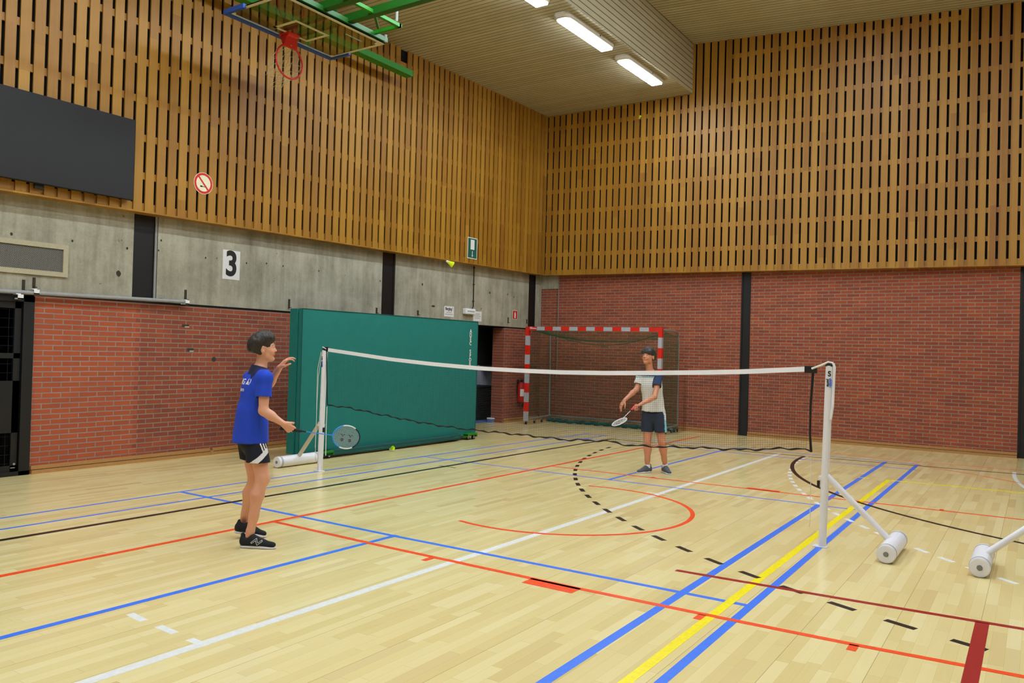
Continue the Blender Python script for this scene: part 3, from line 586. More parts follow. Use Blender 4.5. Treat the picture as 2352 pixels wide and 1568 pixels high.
# grey rail over the bricks
s = empty('wall_rail', (XW+.08, -1.5, 2.14), label='long grey pole resting on white clips above the left brick wall', cat='rail')
bm = B(); tube(bm, [(XW+.075, -4.2, 2.105), (XW+.075, -.46, 2.155)], .024, 12); mesh_obj('pole', bm, 'grey_paint', s)
for u, v in ((84, 669), (47, 680), (430, 693)):
    p = PL(u, v, XW+.1); bm = B(); z = p.z; box(bm, (XW-.0, p.y-.03, z-.035), (XW+.11, p.y+.03, z-.02)); box(bm, (XW+.1, p.y-.03, z-.035), (XW+.11, p.y+.03, z+.02)); box(bm, (XW+.02, p.y-.045, z+.02), (XW+.1, p.y+.005, z+.03)); mesh_obj('clip', bm, 'cloth_white', s)
settle(s)
# tiny stuck shuttle on the back cladding
def shuttle(label, loc, axis, scale=1.):
    s = empty('shuttlecock', (0, 0, 0), label=label, cat='shuttlecock'); bm = B()
    n = 14
    for k in range(n): tube(bm, [(0, .012, 0)] and [(.012*math.cos(2*PI*k/n), .012*math.sin(2*PI*k/n), .012), (.034*math.cos(2*PI*(k+.3)/n), .034*math.sin(2*PI*(k+.3)/n), .078)], .0012, 5)
    rings = []
    for z, r in ((.014, .0125), (.03, .0175), (.045, .0225), (.06, .0275), (.078, .034)): rings.append([bm.verts.new((r*(1+.05*math.cos(PI*k))*math.cos(2*PI*k/28), r*(1+.05*math.cos(PI*k))*math.sin(2*PI*k/28), z+(.002 if (k % 2) and z > .07 else 0))) for k in range(28)])
    for a, b in zip(rings, rings[1:]):
        for k in range(28): bm.faces.new((a[k], a[(k+1) % 28], b[(k+1) % 28], b[k]))
    mesh_obj('skirt', bm, 'shuttle_yellow', s); bm = B(); tube(bm, [(0, 0, z) for z in (-.012, -.010, -.004, .006, .014)], [.003, .008, .0125, .0135, .0125], 16); mesh_obj('cork', bm, 'cork_white', s, True)
    bm = B(); tube(bm, [(0, 0, .010), (0, 0, .0142)], .0139, 16); mesh_obj('cork_band', bm, 'line_white', s)
    s.location = loc; s.rotation_mode = 'QUATERNION'; s.rotation_quaternion = Vector((0, 0, 1)).rotation_difference(Vector(axis)); s.scale = (scale,)*3; return s
p = at_depth(1027, 600, 9.2); shuttle('yellow shuttlecock in flight high above the net', p, RT*.8-UP*.45+FW*.3)
x, y = -.72, 2.1; shuttle('yellow shuttlecock lying on the floor before the green mattress', (x, y, .031), RT*.6-UP*.15+UP*.42-FW*.5)
p = on_plane(1468, 272, 1, YC-.02); shuttle('tiny yellow shuttlecock stuck in the back wall slats', p, (.3, .2, .9), .8)
# ================================================================ green crash mat on its trolley
MX, MY0, MY1, MZ0, MZ1 = -.85, .385, 4.50, .13, 2.11
g = empty('crash_mat', (MX-.1, 2.4, 0), label='huge green upright crash mat on a wheeled trolley by the left wall', cat='mat')
def cushion(x0, x1, y0, y1, z0, z1, nb=10, sag=0.):
    bm = B(); ny, nz = 40, 20; rows_ = []
    def P(s, i, j):
        y = y0+(y1-y0)*i/ny; z = z0+(z1-z0)*j/nz
        e = min(i, ny-i, 4)/4; f_ = min(j, nz-j, 4)/4; bulge = .012*(1-(1-e)**2)*(1-(1-f_)**2)
        wob = .004*noise.noise(Vector((y*1.3, z*1.7, s*5.)))
        dz = -sag*math.sin(PI*i/ny)*(1-j/nz)
        return (x1+bulge+wob if s else x0-bulge-wob, y, z+dz)
    G = [[[bm.verts.new(P(s, i, j)) for j in range(nz+1)] for i in range(ny+1)] for s in (0, 1)]
    for s in (0, 1):
        for i in range(ny):
            for j in range(nz): bm.faces.new((G[s][i][j], G[s][i+1][j], G[s][i+1][j+1], G[s][i][j+1]))
    for i in range(ny): bm.faces.new((G[0][i][0], G[1][i][0], G[1][i+1][0], G[0][i+1][0])); bm.faces.new((G[0][i][nz], G[0][i+1][nz], G[1][i+1][nz], G[1][i][nz]))
    for j in range(nz): bm.faces.new((G[0][0][j], G[0][0][j+1], G[1][0][j+1], G[1][0][j])); bm.faces.new((G[0][ny][j], G[1][ny][j], G[1][ny][j+1], G[0][ny][j+1]))
    return bm
mesh_obj('mattress', cushion(MX-.065, MX, MY0, MY1, MZ0-.06, MZ1), 'mat_green', g)
mesh_obj('mattress', cushion(MX-.22, MX-.085, MY0-.02, MY1-.01, MZ0-.04, MZ1-.005), 'mat_green', g)
bm = B(); tube(bm, [(MX+.002, MY0+.004, MZ0+.0), (MX+.002, MY0+.004, MZ1-.01)], .007, 6); tube(bm, [(MX+.002, MY1-.004, MZ0), (MX+.002, MY1-.004, MZ1-.01)], .006, 6); tube(bm, [(MX+.002, MY0, MZ1-.004), (MX+.002, MY1, MZ1-.004)], .006, 6); mesh_obj('seam_piping', bm, 'mat_green_dark', g)
bm = cushion(MX-.12, MX+.055, MY0+.1, MY1-.5, .035, .115, sag=.012); mesh_obj('lower_flap', bm, 'mat_green_dark', g)
bm = B(); tube(bm, [(MX+.06, MY0+.35+.08*k, .075-.02*math.sin(PI*k/40)+.004*math.sin(k*1.3)) for k in range(41)], .008, 6); mesh_obj('flap_piping', bm, 'mat_green', g)
for k, y in enumerate((MY0+.42, MY1-.22)):
    bm = B(); box(bm, (MX-.42, y-.13, .085), (MX+.10, y+.15, .115)); box(bm, (MX-.42, y-.13, .05), (MX+.10, y-.12, .1)); box(bm, (MX-.42, y+.14, .05), (MX+.10, y+.15, .1)); fr_ = mesh_obj('trolley_frame', bm, 'green_bright', g)
    for xx in (MX+.045, MX-.36):
        for yy in (y-.06, y+.1):
            w_ = B(); tube(w_, [(xx-.014, yy, .038), (xx+.014, yy, .038)], .037, 18); mesh_obj('castor_wheel', w_, 'black_rubber', fr_)
            w_ = B(); tube(w_, [(xx-.016, yy, .038), (xx+.016, yy, .038)], .018, 14); box(w_, (xx-.019, yy-.012, .035), (xx-.016, yy+.012, .087)); box(w_, (xx+.016, yy-.012, .035), (xx+.019, yy+.012, .087)); mesh_obj('castor_fork', w_, 'chrome', fr_)
bm = B(); box(bm, (MX-.4, MY0+.3, .075), (MX-.36, MY1-.1, .11)); box(bm, (MX-.26, MY0+.3, .075), (MX-.22, MY1-.1, .11)); mesh_obj('trolley_rail', bm, 'black_steel', g)
for k, ch in enumerate('ADEC SPORT'):
    if ch != ' ': letters(ch, .092, (MX+.018, 4.262, 1.925-.0725*k), (0, 1, 0), (0, 0, 1), 'line_white', g, 'lettering', bold=.0028, sx=.9)
settle(g)
# ================================================================ handball goal
GX, GY, GT, GZ, GH, GD, GW = -1.737, 7.585, .023, .075, 2.063, 1.0, 3.08
gu = Vector((math.cos(GT), math.sin(GT), 0)); gv = Vector((-math.sin(GT), math.cos(GT), 0)); gz = Vector((0, 0, 1)); go = Vector((GX, GY, 0))
G3 = lambda a, b, z: go+gu*a+gv*b+gz*z
g = empty('handball_goal', (GX+1.54, GY+.5, 0), label='red and grey striped handball goal with green net on castors', cat='goal')
def striped(bm, a, b, n, start=0, w=.08):
    a, b = Vector(a), Vector(b)
    for k in range(n): bar(bm, a.lerp(b, k/n), a.lerp(b, (k+1)/n), w, w, gv, (k+start) % 2)
zt_ = GZ+GH-.04
for a in (0, GW):
    bm = B(); bar(bm, G3(a, 0, zt_-.16), G3(a, 0, zt_+.04), .08, .08, gv, 0); striped(bm, G3(a, 0, zt_-.16), G3(a, 0, GZ), 9, 1); mesh_obj('post', bm, ['goal_red', 'goal_grey'], g)
bm = B(); bar(bm, G3(.04, 0, zt_), G3(.24, 0, zt_), .08, .08, gz, 0); bar(bm, G3(GW-.04, 0, zt_), G3(GW-.24, 0, zt_), .08, .08, gz, 0); striped(bm, G3(.24, 0, zt_), G3(GW-.24, 0, zt_), 13, 1); mesh_obj('crossbar', bm, ['goal_red', 'goal_grey'], g)
bm = B(); p = G3(.15, -.0415, zt_+.005); quad(bm, [p-gu*.09-gz*.02, p+gu*.1-gz*.02, p+gu*.1+gz*.03, p-gu*.09+gz*.03]); mesh_obj('sticker', bm, 'sign_red', g)
bm = B(); p = G3(.15, -.0425, zt_+.005); quad(bm, [p-gu*.08+gz*.012, p-gu*.02+gz*.012, p-gu*.02+gz*.026, p-gu*.08+gz*.026]); quad(bm, [p-gu*.08-gz*.012, p+gu*.085-gz*.012, p+gu*.085+gz*.004, p-gu*.08+gz*.004]); mesh_obj('sticker_print', bm, 'line_white', g)
for a in (0, GW):
    ztop = zt_-.01; bm = B(); tube(bm, [G3(a, .04, ztop), G3(a, GD-.22, ztop), G3(a, GD-.08, ztop-.03), G3(a, GD-.01, ztop-.11), G3(a, GD+.0, ztop-.25), G3(a, GD+.04, GZ+.06)], .0175, 10); mesh_obj('rear_frame', bm, 'galvanised', g)
    bm = B(); tube(bm, [G3(a, .04, ztop-.16), G3(a, .20, ztop)], .009, 8); mesh_obj('corner_stay', bm, 'galvanised', g); bm = B(); tube(bm, [G3(a, .05, GZ+.04), G3(a, GD+.04, GZ+.06)], .0175, 10); mesh_obj('side_bar', bm, 'galvanised', g)
    for b in (.0, .36, .68, GD+.03):
        q = G3(a, b+.02, 0); c = B(); tube(c, [q+gz*.03-gu*.012, q+gz*.03+gu*.012], .03, 16); wh = mesh_obj('castor_wheel', c, 'black_rubber', g)
        c = B(); tube(c, [q+gz*.03-gu*.014, q+gz*.03+gu*.014], .014, 10); 
        for s_ in (-.016, .016): bar(c, q+gu*s_+gz*.03, q+gu*s_+gz*.075, .003, .02, gv)
        bar(c, q+gz*.07, q+gz*.085, .05, .05, gv); tube(c, [q+gz*.08, q+gz*.125], .012, 8); mesh_obj('castor_fork', c, 'chrome', g)
bm = B(); tube(bm, [G3(0, GD+.04, GZ+.06), G3(GW, GD+.04, GZ+.06)], .0175, 10); mesh_obj('rear_bar', bm, 'galvanised', g)
bm = B(); tube(bm, [G3(.04, .08, ztop-.03)]+[G3(GW*k/24, .35+.25*math.sin(PI*k/24), ztop-.04-.28*math.sin(PI*k/24)**1.2) for k in range(1, 24)]+[G3(GW-.04, .08, ztop-.03)], .007, 6); mesh_obj('net_cord', bm, 'net_green', g)
bm = B()   # net: knotted grid hanging behind the frame, sides and top
def gridnet(bm, f, nu, nv, r):
    P = [[Vector(f(i/nu, j/nv)) for j in range(nv+1)] for i in range(nu+1)]
    for i in range(nu+1): tube(bm, P[i][::1], r, 3, cap=False)
    for j in range(nv+1): tube(bm, [P[i][j] for i in range(nu+1)], r, 3, cap=False)
def back(s, t_):
    w = noise.noise(Vector((s*6, t_*3, 1.)))*.03; z = GZ+.05+(ztop-.12-GZ-.05)*t_
    return G3(GW*s, GD-.02+.05*(1-t_)-.16*math.sin(PI*s)*t_*(1-.5*t_)+w, z-.14*math.sin(PI*s)*t_)
gridnet(bm, back, 72, 46, .0024)
for a in (.005, GW-.005):
    def side(s, t_, a=a): return G3(a+(.02 if a < 1 else -.02)*math.sin(PI*s)*math.sin(PI*t_), .04+(GD-.06+.03*(1-t_))*s, GZ+.05+(ztop-.05-GZ)*t_-.01*s*t_)
    gridnet(bm, side, 24, 46, .0024)
def topn(s, t_): return G3(GW*s, .05+(GD-.1-.16*math.sin(PI*s))*t_, ztop-.01-(.14*t_+.05*math.sin(PI*t_))*math.sin(PI*s)-.10*t_)
gridnet(bm, topn, 72, 18, .0022)
mesh_obj('goal_net', bm, 'net_green', g)
bm = B()
def skirtn(s, t_): return G3(GW*s, GD-.1+.08*t_+.03*math.sin(s*40), .012+.12*t_+.01*math.sin(s*23))
for k in range(24): tube(bm, [skirtn(k/24+.04*q, .1+.5*abs(math.sin(k*2.1+q))) for q in np.linspace(0, 1.2, 5)], .004, 4, cap=False)
tube(bm, [G3(GW*k/80, GD-.06+.035*math.sin(k*.7)+.02*math.sin(k*.31), .04+.012*math.sin(k*1.1)) for k in range(81)], [.028+.014*abs(math.sin(k*.53)) for k in range(81)], 7); gridnet(bm, lambda s, t_: skirtn(s, t_), 60, 6, .003); mesh_obj('net_hem', bm, 'mat_green_dark', g); settle(g)
# ================================================================ badminton posts, net
def weight(bm_list, x, y0, y1, root, z=.075):
    bm = B(); tube(bm, [(x, y0, z), (x, y1, z)], .072, 28); w_ = mesh_obj('weight_roller', bm, 'white_paint', root)
    for a_, b_ in ((y0+.03, y0+.055), (y1-.055, y1-.03)): bm = B(); tube(bm, [(x, a_, z), (x, b_, z)], .0745, 28); mesh_obj('roller_ring', bm, 'goal_grey', w_)
    for a_, b_, r0, r1 in ((y0-.004, y0+.01, .066, .072), (y1-.01, y1+.004, .072, .066)): bm = B(); tube(bm, [(x, a_, z), (x, b_, z)], [r0, r1], 28); mesh_obj('end_cap', bm, 'white_paint', w_)
    bm = B(); tube(bm, [(x, y0-.014, z), (x, y0, z)], .016, 6); tube(bm, [(x, y0-.007, z), (x, y0-.003, z)], .02, 16); mesh_obj('bolt', bm, 'galvanised', w_)
def post(x, y, sgn, label, y0, y1, lean=0., brace='white_paint', xw=None, text=True, wz=.075):
    g = empty('net_post', (x, y, 0), label=label, cat='net post'); T = Vector((x+lean, y, 1.545))
    bm = B(); prof = []; n = 20
    P0, P1 = Vector((x, y, .004)), T
    rings = []
    for P_ in (P0, P1): rings.append([bm.verts.new(P_+Vector((.032*math.cos(2*PI*k/n), .037*math.sin(2*PI*k/n), 0))) for k in range(n)])
    for k in range(n): bm.faces.new((rings[0][k], rings[0][(k+1) % n], rings[1][(k+1) % n], rings[1][k]))
    bm.faces.new(rings[0][::-1]); bm.faces.new(rings[1]); pole = mesh_obj('pole', bm, 'white_paint', g, False)
    bm = B(); box(bm, (x-.07, y-.045, 0), (x+.045, y+.045, .008)); bevel(bm, .003); mesh_obj('foot_plate', bm, 'white_paint', g)
    bm = B(); tube(bm, [T+Vector((0, 0, -.006)), T+Vector((0, 0, .012)), T+Vector((0, 0, .03))], [.036, .036, .012], 16); mesh_obj('top_cap', bm, 'black_steel', g)
    xw = xw if xw is not None else x+sgn*.56; ym = (y0+y1)/2
    bm = B(); tube(bm, [(x+sgn*.025, y, .61), (xw-sgn*.02, ym, .12)], .026, 14); mesh_obj('brace', bm, brace, g)
    bm = B(); box(bm, (x-.036, y-.03, .575), (x+.036, y+.03, .60)); box(bm, (x-sgn*.045-.006, y-.012, .5), (x-sgn*.045+.014, y+.012, .56), 1); mesh_obj('brace_clamp', bm, ['white_paint', 'black_steel'], g)
    weight(None, xw, y0, y1, g, wz); return g, T
pl, TL = post(-.005, 0, -1, 'slim white net post left of the green mat, black cap and cylindrical weight', -.19, .50, lean=.03, brace='post_grey', xw=-.60)
bm = B(); tube(bm, [(.0, -.04, 1.52), (-.05, -.045, 1.3), (-.055, -.04, 1.0), (-.05, -.04, .6), (-.065, -.03, .35), (-.06, -.03, .12)], .004, 6); tube(bm, [(.02, -.04, 1.52), (-.03, -.05, 1.2), (-.04, -.05, .75), (-.06, -.04, .3)], .003, 6); mesh_obj('tie_cord', bm, 'rope_white', pl)
pr, TR = post(6.10, .02, 1, 'white net post in front at right with its diagonal brace and round weight', -.24, .42, lean=.03, xw=6.635)
bm = B(); tube(bm, [(6.14, .02, 1.555), (6.165, .0, 1.56), (6.172, .0, 1.53), (6.165, -.005, 1.2), (6.152, -.01, 1.09)], .011, 8); mesh_obj('strap', bm, 'cloth_white', pr)
p3, T3 = post(7.86, .05, -1, 'white net post cut off at the right edge, only brace and weight visible', -.22, .36, xw=7.272)
dR = (CAM-Vector((6.12, .02, 1.4))); dR.z = 0; dR.normalize(); tR = Vector((0, 0, 1)).cross(dR).normalized()   # text wraps the side facing the hall
def post_text(root, c, z0, mats):
    base_ = Vector((c.x, c.y, 0))+dR*.0375
    letters('S', .062, base_+Vector((0, 0, z0)), tR, (0, 0, 1), 'ink', root, 'logo_letter', bold=.002, sx=.9)
    letters('chelde', .030, base_+tR*.009+Vector((0, 0, z0-.075)), (0, 0, -1), tR, 'line_blue', root, 'logo_word', bold=.001)
    letters('ports', .030, base_-tR*.010+Vector((0, 0, z0-.075)), (0, 0, -1), tR, 'ink', root, 'logo_word', bold=.001)
post_text(pr, Vector((6.128, .02)), 1.475, None)
dR = Vector((-.15, -1, 0)).normalized(); tR = Vector((0, 0, 1)).cross(dR).normalized(); post_text(pl, Vector((.02, 0)), 1.44, None)
for r in (pl, pr, p3): settle(r)
# net between the posts
g = empty('badminton_net', (3.05, 0, 0), label='black badminton net with white top tape strung between the two posts', cat='net')
tp = [(.068, 1.573), (.6, 1.528), (1.165, 1.48), (1.8, 1.444), (2.453, 1.419), (3.0, 1.412), (3.508, 1.413), (4.0, 1.424), (4.522, 1.445), (5.0, 1.467), (5.366, 1.487), (5.999, 1.536)]
rp = [(.098, .849), (.467, .833), (.909, .787), (1.398, .747), (1.86, .72), (2.236, .709), (2.768, .707), (3.239, .704), (3.581, .696), (3.80, .712), (4.028, .721), (4.267, .698), (4.586, .714), (4.975, .741), (5.383, .762), (5.729, .804), (5.95, .828), (5.997, .806)]
def interp(P, x): return float(np.interp(x, [a for a, b in P], [b for a, b in P]))
bm = B(); N_ = 60; L = []
for k in range(N_+1):
    x = .075+(5.93-.075)*k/N_; z = interp(tp, x); L.append([bm.verts.new((x, y_, z_)) for y_, z_ in ((-.004, z), (-.006, z-.043), (.006, z-.043), (.004, z))])
for a, b in zip(L, L[1:]):
    for k in range(4): bm.faces.new((a[k], a[(k+1) % 4], b[(k+1) % 4], b[k]))
bm.faces.new(L[0]); bm.faces.new(L[-1][::-1]); mesh_obj('top_tape', bm, 'tape_white', g)
def ybil(x, t_): return .03*math.sin(x*1.7)*t_+.05*t_*math.sin(PI*x/6)
bm = B(); xs = np.arange(.10, 5.98, .021)
for x in xs:
    z1, z0 = interp(tp, x)-.042, interp(rp, x); tube(bm, [(x, ybil(x, t_), z1+(z0-z1)*t_) for t_ in np.linspace(0, 1, 5)], .0007, 3, cap=False)
for j in range(1, 34):
    t_ = j/34; tube(bm, [(x, ybil(x, t_), (interp(tp, x)-.042)*(1-t_)+interp(rp, x)*t_) for x in np.linspace(.1, 5.97, 70)], .0007, 3, cap=False)
mesh_obj('net_mesh', bm, 'net_black', g)
bm = B(); pts = [(x, ybil(x, 1)+.004*math.sin(x*31), interp(rp, x)+.006*math.sin(x*19)+.004*math.sin(x*43)) for x in np.linspace(.098, 5.997, 260)]
tube(bm, pts, [.0075+.0025*math.sin(k*.9) for k in range(260)], 6); mesh_obj('bottom_rope', bm, 'net_black', g)
bm = B(); tube(bm, [(6.0, 0, 1.52), (5.985, 0, 1.2), (5.985, 0, .95), (5.997, 0, .80)], [.012, .010, .009, .012], 6); mesh_obj('side_rope', bm, 'net_black', g)
bm = B(); tube(bm, [(.055, 0, 1.55), (.07, 0, 1.25), (.085, 0, 1.0), (.098, 0, .85)], .007, 6); mesh_obj('side_rope', bm, 'net_black', g)
bm = B(); box(bm, (5.93, -.014, interp(tp, 5.95)-.055), (6.03, .014, interp(tp, 5.95)+.005)); mesh_obj('corner_tab', bm, 'black_steel', g); bm = B(); box(bm, (.035, -.012, 1.525), (.085, .012, 1.585)); tube(bm, [TL+Vector((0, 0, .03)), (.08, 0, 1.575)], .012, 6); mesh_obj('corner_tab', bm, 'black_steel', g)
bm = B(); tube(bm, [(5.99, -.015, 1.515), (6.07, -.01, 1.548), (6.12, 0, 1.575), (6.16, 0, 1.568)], .009, 8); tube(bm, [(.0, -.02, 1.585), (.06, -.014, 1.56)], .006, 6); mesh_obj('head_cord', bm, 'rope_white', g)
bm = B(); tube(bm, [(.09, 0, .83), (.088, 0, .6), (.093, 0, .21)], .005, 6); tube(bm, [(5.997, 0, .80), (6.0, 0, .5), (5.998, 0, .16)], .0028, 6); mesh_obj('hanging_cord', bm, 'rope_white', g)
settle(g)
# ================================================================ basketball unit folded up under the ceiling
g = empty('basketball_backboard', (-1.078, .098, 5.815), label='folded up basketball backboard with red hoop on a green frame under the ceiling', cat='basketball hoop')
bx, by, bz = -1.078, .098, 5.815
bm = B(); box(bm, (bx, by-.9, bz-.006), (bx+1.05, by+.9, bz+.010)); mesh_obj('glass_board', bm, 'board_glass', g)
bm = B(); z_ = bz-.0075; t_ = .0012
def R_(a, b, c, d): box(bm, (bx+a, by+c, z_), (bx+b, by+d, z_+t_))
R_(.0, .05, -.9, .9); R_(1.0, 1.05, -.9, .9); R_(.05, 1.0, -.9, -.85); R_(.05, 1.0, .85, .9)
for sx_ in (-1, 1):
    for cx_ in (.05, 1.0):
        e = .13 if cx_ == 1.0 else .08; q = bx+cx_; w_ = by+sx_*.85; sg = -1 if cx_ == 1.0 else 1
        vs = [bm.verts.new(v) for v in ((q, w_, z_), (q+sg*e*.6, w_, z_), (q+sg*e*.5, w_-sx_*e*.35, z_), (q, w_-sx_*e*.5, z_))]; bm.faces.new(vs)
R_(.15, .20, -.295, -.245); R_(.15, .60, -.295, -.245); R_(.15, .60, .245, .295); R_(.55, .60, -.245, .245); R_(.15, .2, -.245, .245)
mesh_obj('board_markings', bm, 'board_white', g)
bm = B(); box(bm, (bx-.05, by-.92, bz-.03), (bx+.02, by+.92, bz+.03)); box(bm, (bx+.02, by+.88, bz-.03), (bx+.36, by+.93, bz+.03)); box(bm, (bx+.02, by-.93, bz-.03), (bx+.36, by-.88, bz+.03)); bevel(bm, .008); mesh_obj('edge_padding', bm, 'blue_pad', g)
bm = B(); box(bm, (bx+.03, by-.1, bz-.03), (bx+.24, by+.1, bz-.007)); hexa(bm, [(bx+.09, by-.085, bz-.14), (bx+.10, by-.085, bz-.14), (bx+.10, by+.085, bz-.14), (bx+.09, by+.085, bz-.14), (bx+.05, by-.085, bz-.03), (bx+.22, by-.085, bz-.03), (bx+.22, by+.085, bz-.03), (bx+.05, by+.085, bz-.03)]); hexa(bm, [(bx+.14, by-.12, bz-.19), (bx+.165, by-.12, bz-.19), (bx+.165, by+.12, bz-.19), (bx+.14, by+.12, bz-.19), (bx+.09, by-.085, bz-.03), (bx+.2, by-.085, bz-.03), (bx+.2, by+.085, bz-.03), (bx+.09, by+.085, bz-.03)]); bevel(bm, .006); mesh_obj('hoop_bracket', bm, 'ring_red', g)
rc = Vector((bx+.15, by, bz-.375)); bm = B(); tube(bm, [rc+Vector((0, .225*math.cos(2*PI*k/48), .225*math.sin(2*PI*k/48))) for k in range(48)], .0125, 10, closed=True); mesh_obj('hoop_ring', bm, 'ring_red', g, True)
bm = B(); rn = random.Random(5); nn = 12     # the net hangs from the tilted ring
def netpt(i, j):
    a = 2*PI*(i+(.5 if j % 2 else 0))/nn; r0 = Vector((0, .222*math.cos(a), .222*math.sin(a))); f = j/5
    low = Vector((-.30*f-.03*math.sin(a*3), 0, 0)); r1 = r0*(1-.42*f)
    drop = Vector((.0, .0, -.20*f*f-.035*math.sin(PI*f)*rn.random())); return rc+r1+low+drop
PT = [[netpt(i, j) for i in range(nn)] for j in range(6)]
for j in range(5):
    for i in range(nn):
        for di in (0, 1):
            ii = (i+di) % nn if j % 2 else (i-di) % nn
            a, b = PT[j][i], PT[j+1][ii]; m = (a+b)/2+Vector((rn.uniform(-.01, .01), rn.uniform(-.01, .01), -.012)); tube(bm, [a, m, b], .0028, 4, cap=False)
mesh_obj('hoop_net', bm, 'net_string', g)
bm = B(); box(bm, (.395, -3.6, 5.875), (.445, .80, 5.92)); box(bm, (-.05, .765, 5.875), (.445, .81, 5.92)); box(bm, (.395, -3.6, 5.875), (.445, -3.5, 7.0)); mesh_obj('side_arm', bm, 'green_bright', g)
bm = B(); box(bm, (-.1, .26, 5.86), (2.45, .36, 5.96)); box(bm, (-.1, -.18, 5.86), (2.45, -.08, 5.96)); box(bm, (-.06, -1.1, 5.835), (-.0, 1.02, 5.90)); box(bm, (-.9, -.05, 5.84), (-.05, .02, 5.90)); box(bm, (-.9, .2, 5.84), (-.05, .27, 5.90))
bar(bm, (.42, .3, 5.9), (.12, .7, 5.9), .03, .03); box(bm, (2.3, -.18, 5.88), (2.42, .36, 5.95)); bar(bm, (2.36, .09, 5.9), (2.36, .09, 8.05), .12, .12, (0, 1, 0)); mesh_obj('support_frame', bm, 'green_paint', g)
bm = B(); tube(bm, [(.43, .72, 5.93), (.43, .72, 6.18)], .018, 8); tube(bm, [(.0, .98, 5.93), (-.02, .98, 5.83)], .02, 8); tube(bm, [(-.35, .55, 5.87), (-.35, .86, 5.87)], .012, 8); mesh_obj('tension_rod', bm, 'galvanised', g)
bm = B(); box(bm, (-1.78, -1.6, 6.36), (-1.62, 3.42, 6.46)); bar(bm, (-1.7, -1.4, 6.4), (-1.7, -1.4, 7.0), .1, .1, (0, 1, 0)); bar(bm, (-1.7, 1.2, 6.4), (-1.2, .6, 5.86), .06, .06); bar(bm, (-1.7, 1.6, 6.42), (-1.7, 1.6, 7.0), .06, .06, (0, 1, 0)); mesh_obj('lifting_beam', bm, 'green_bright', g)
settle(g)
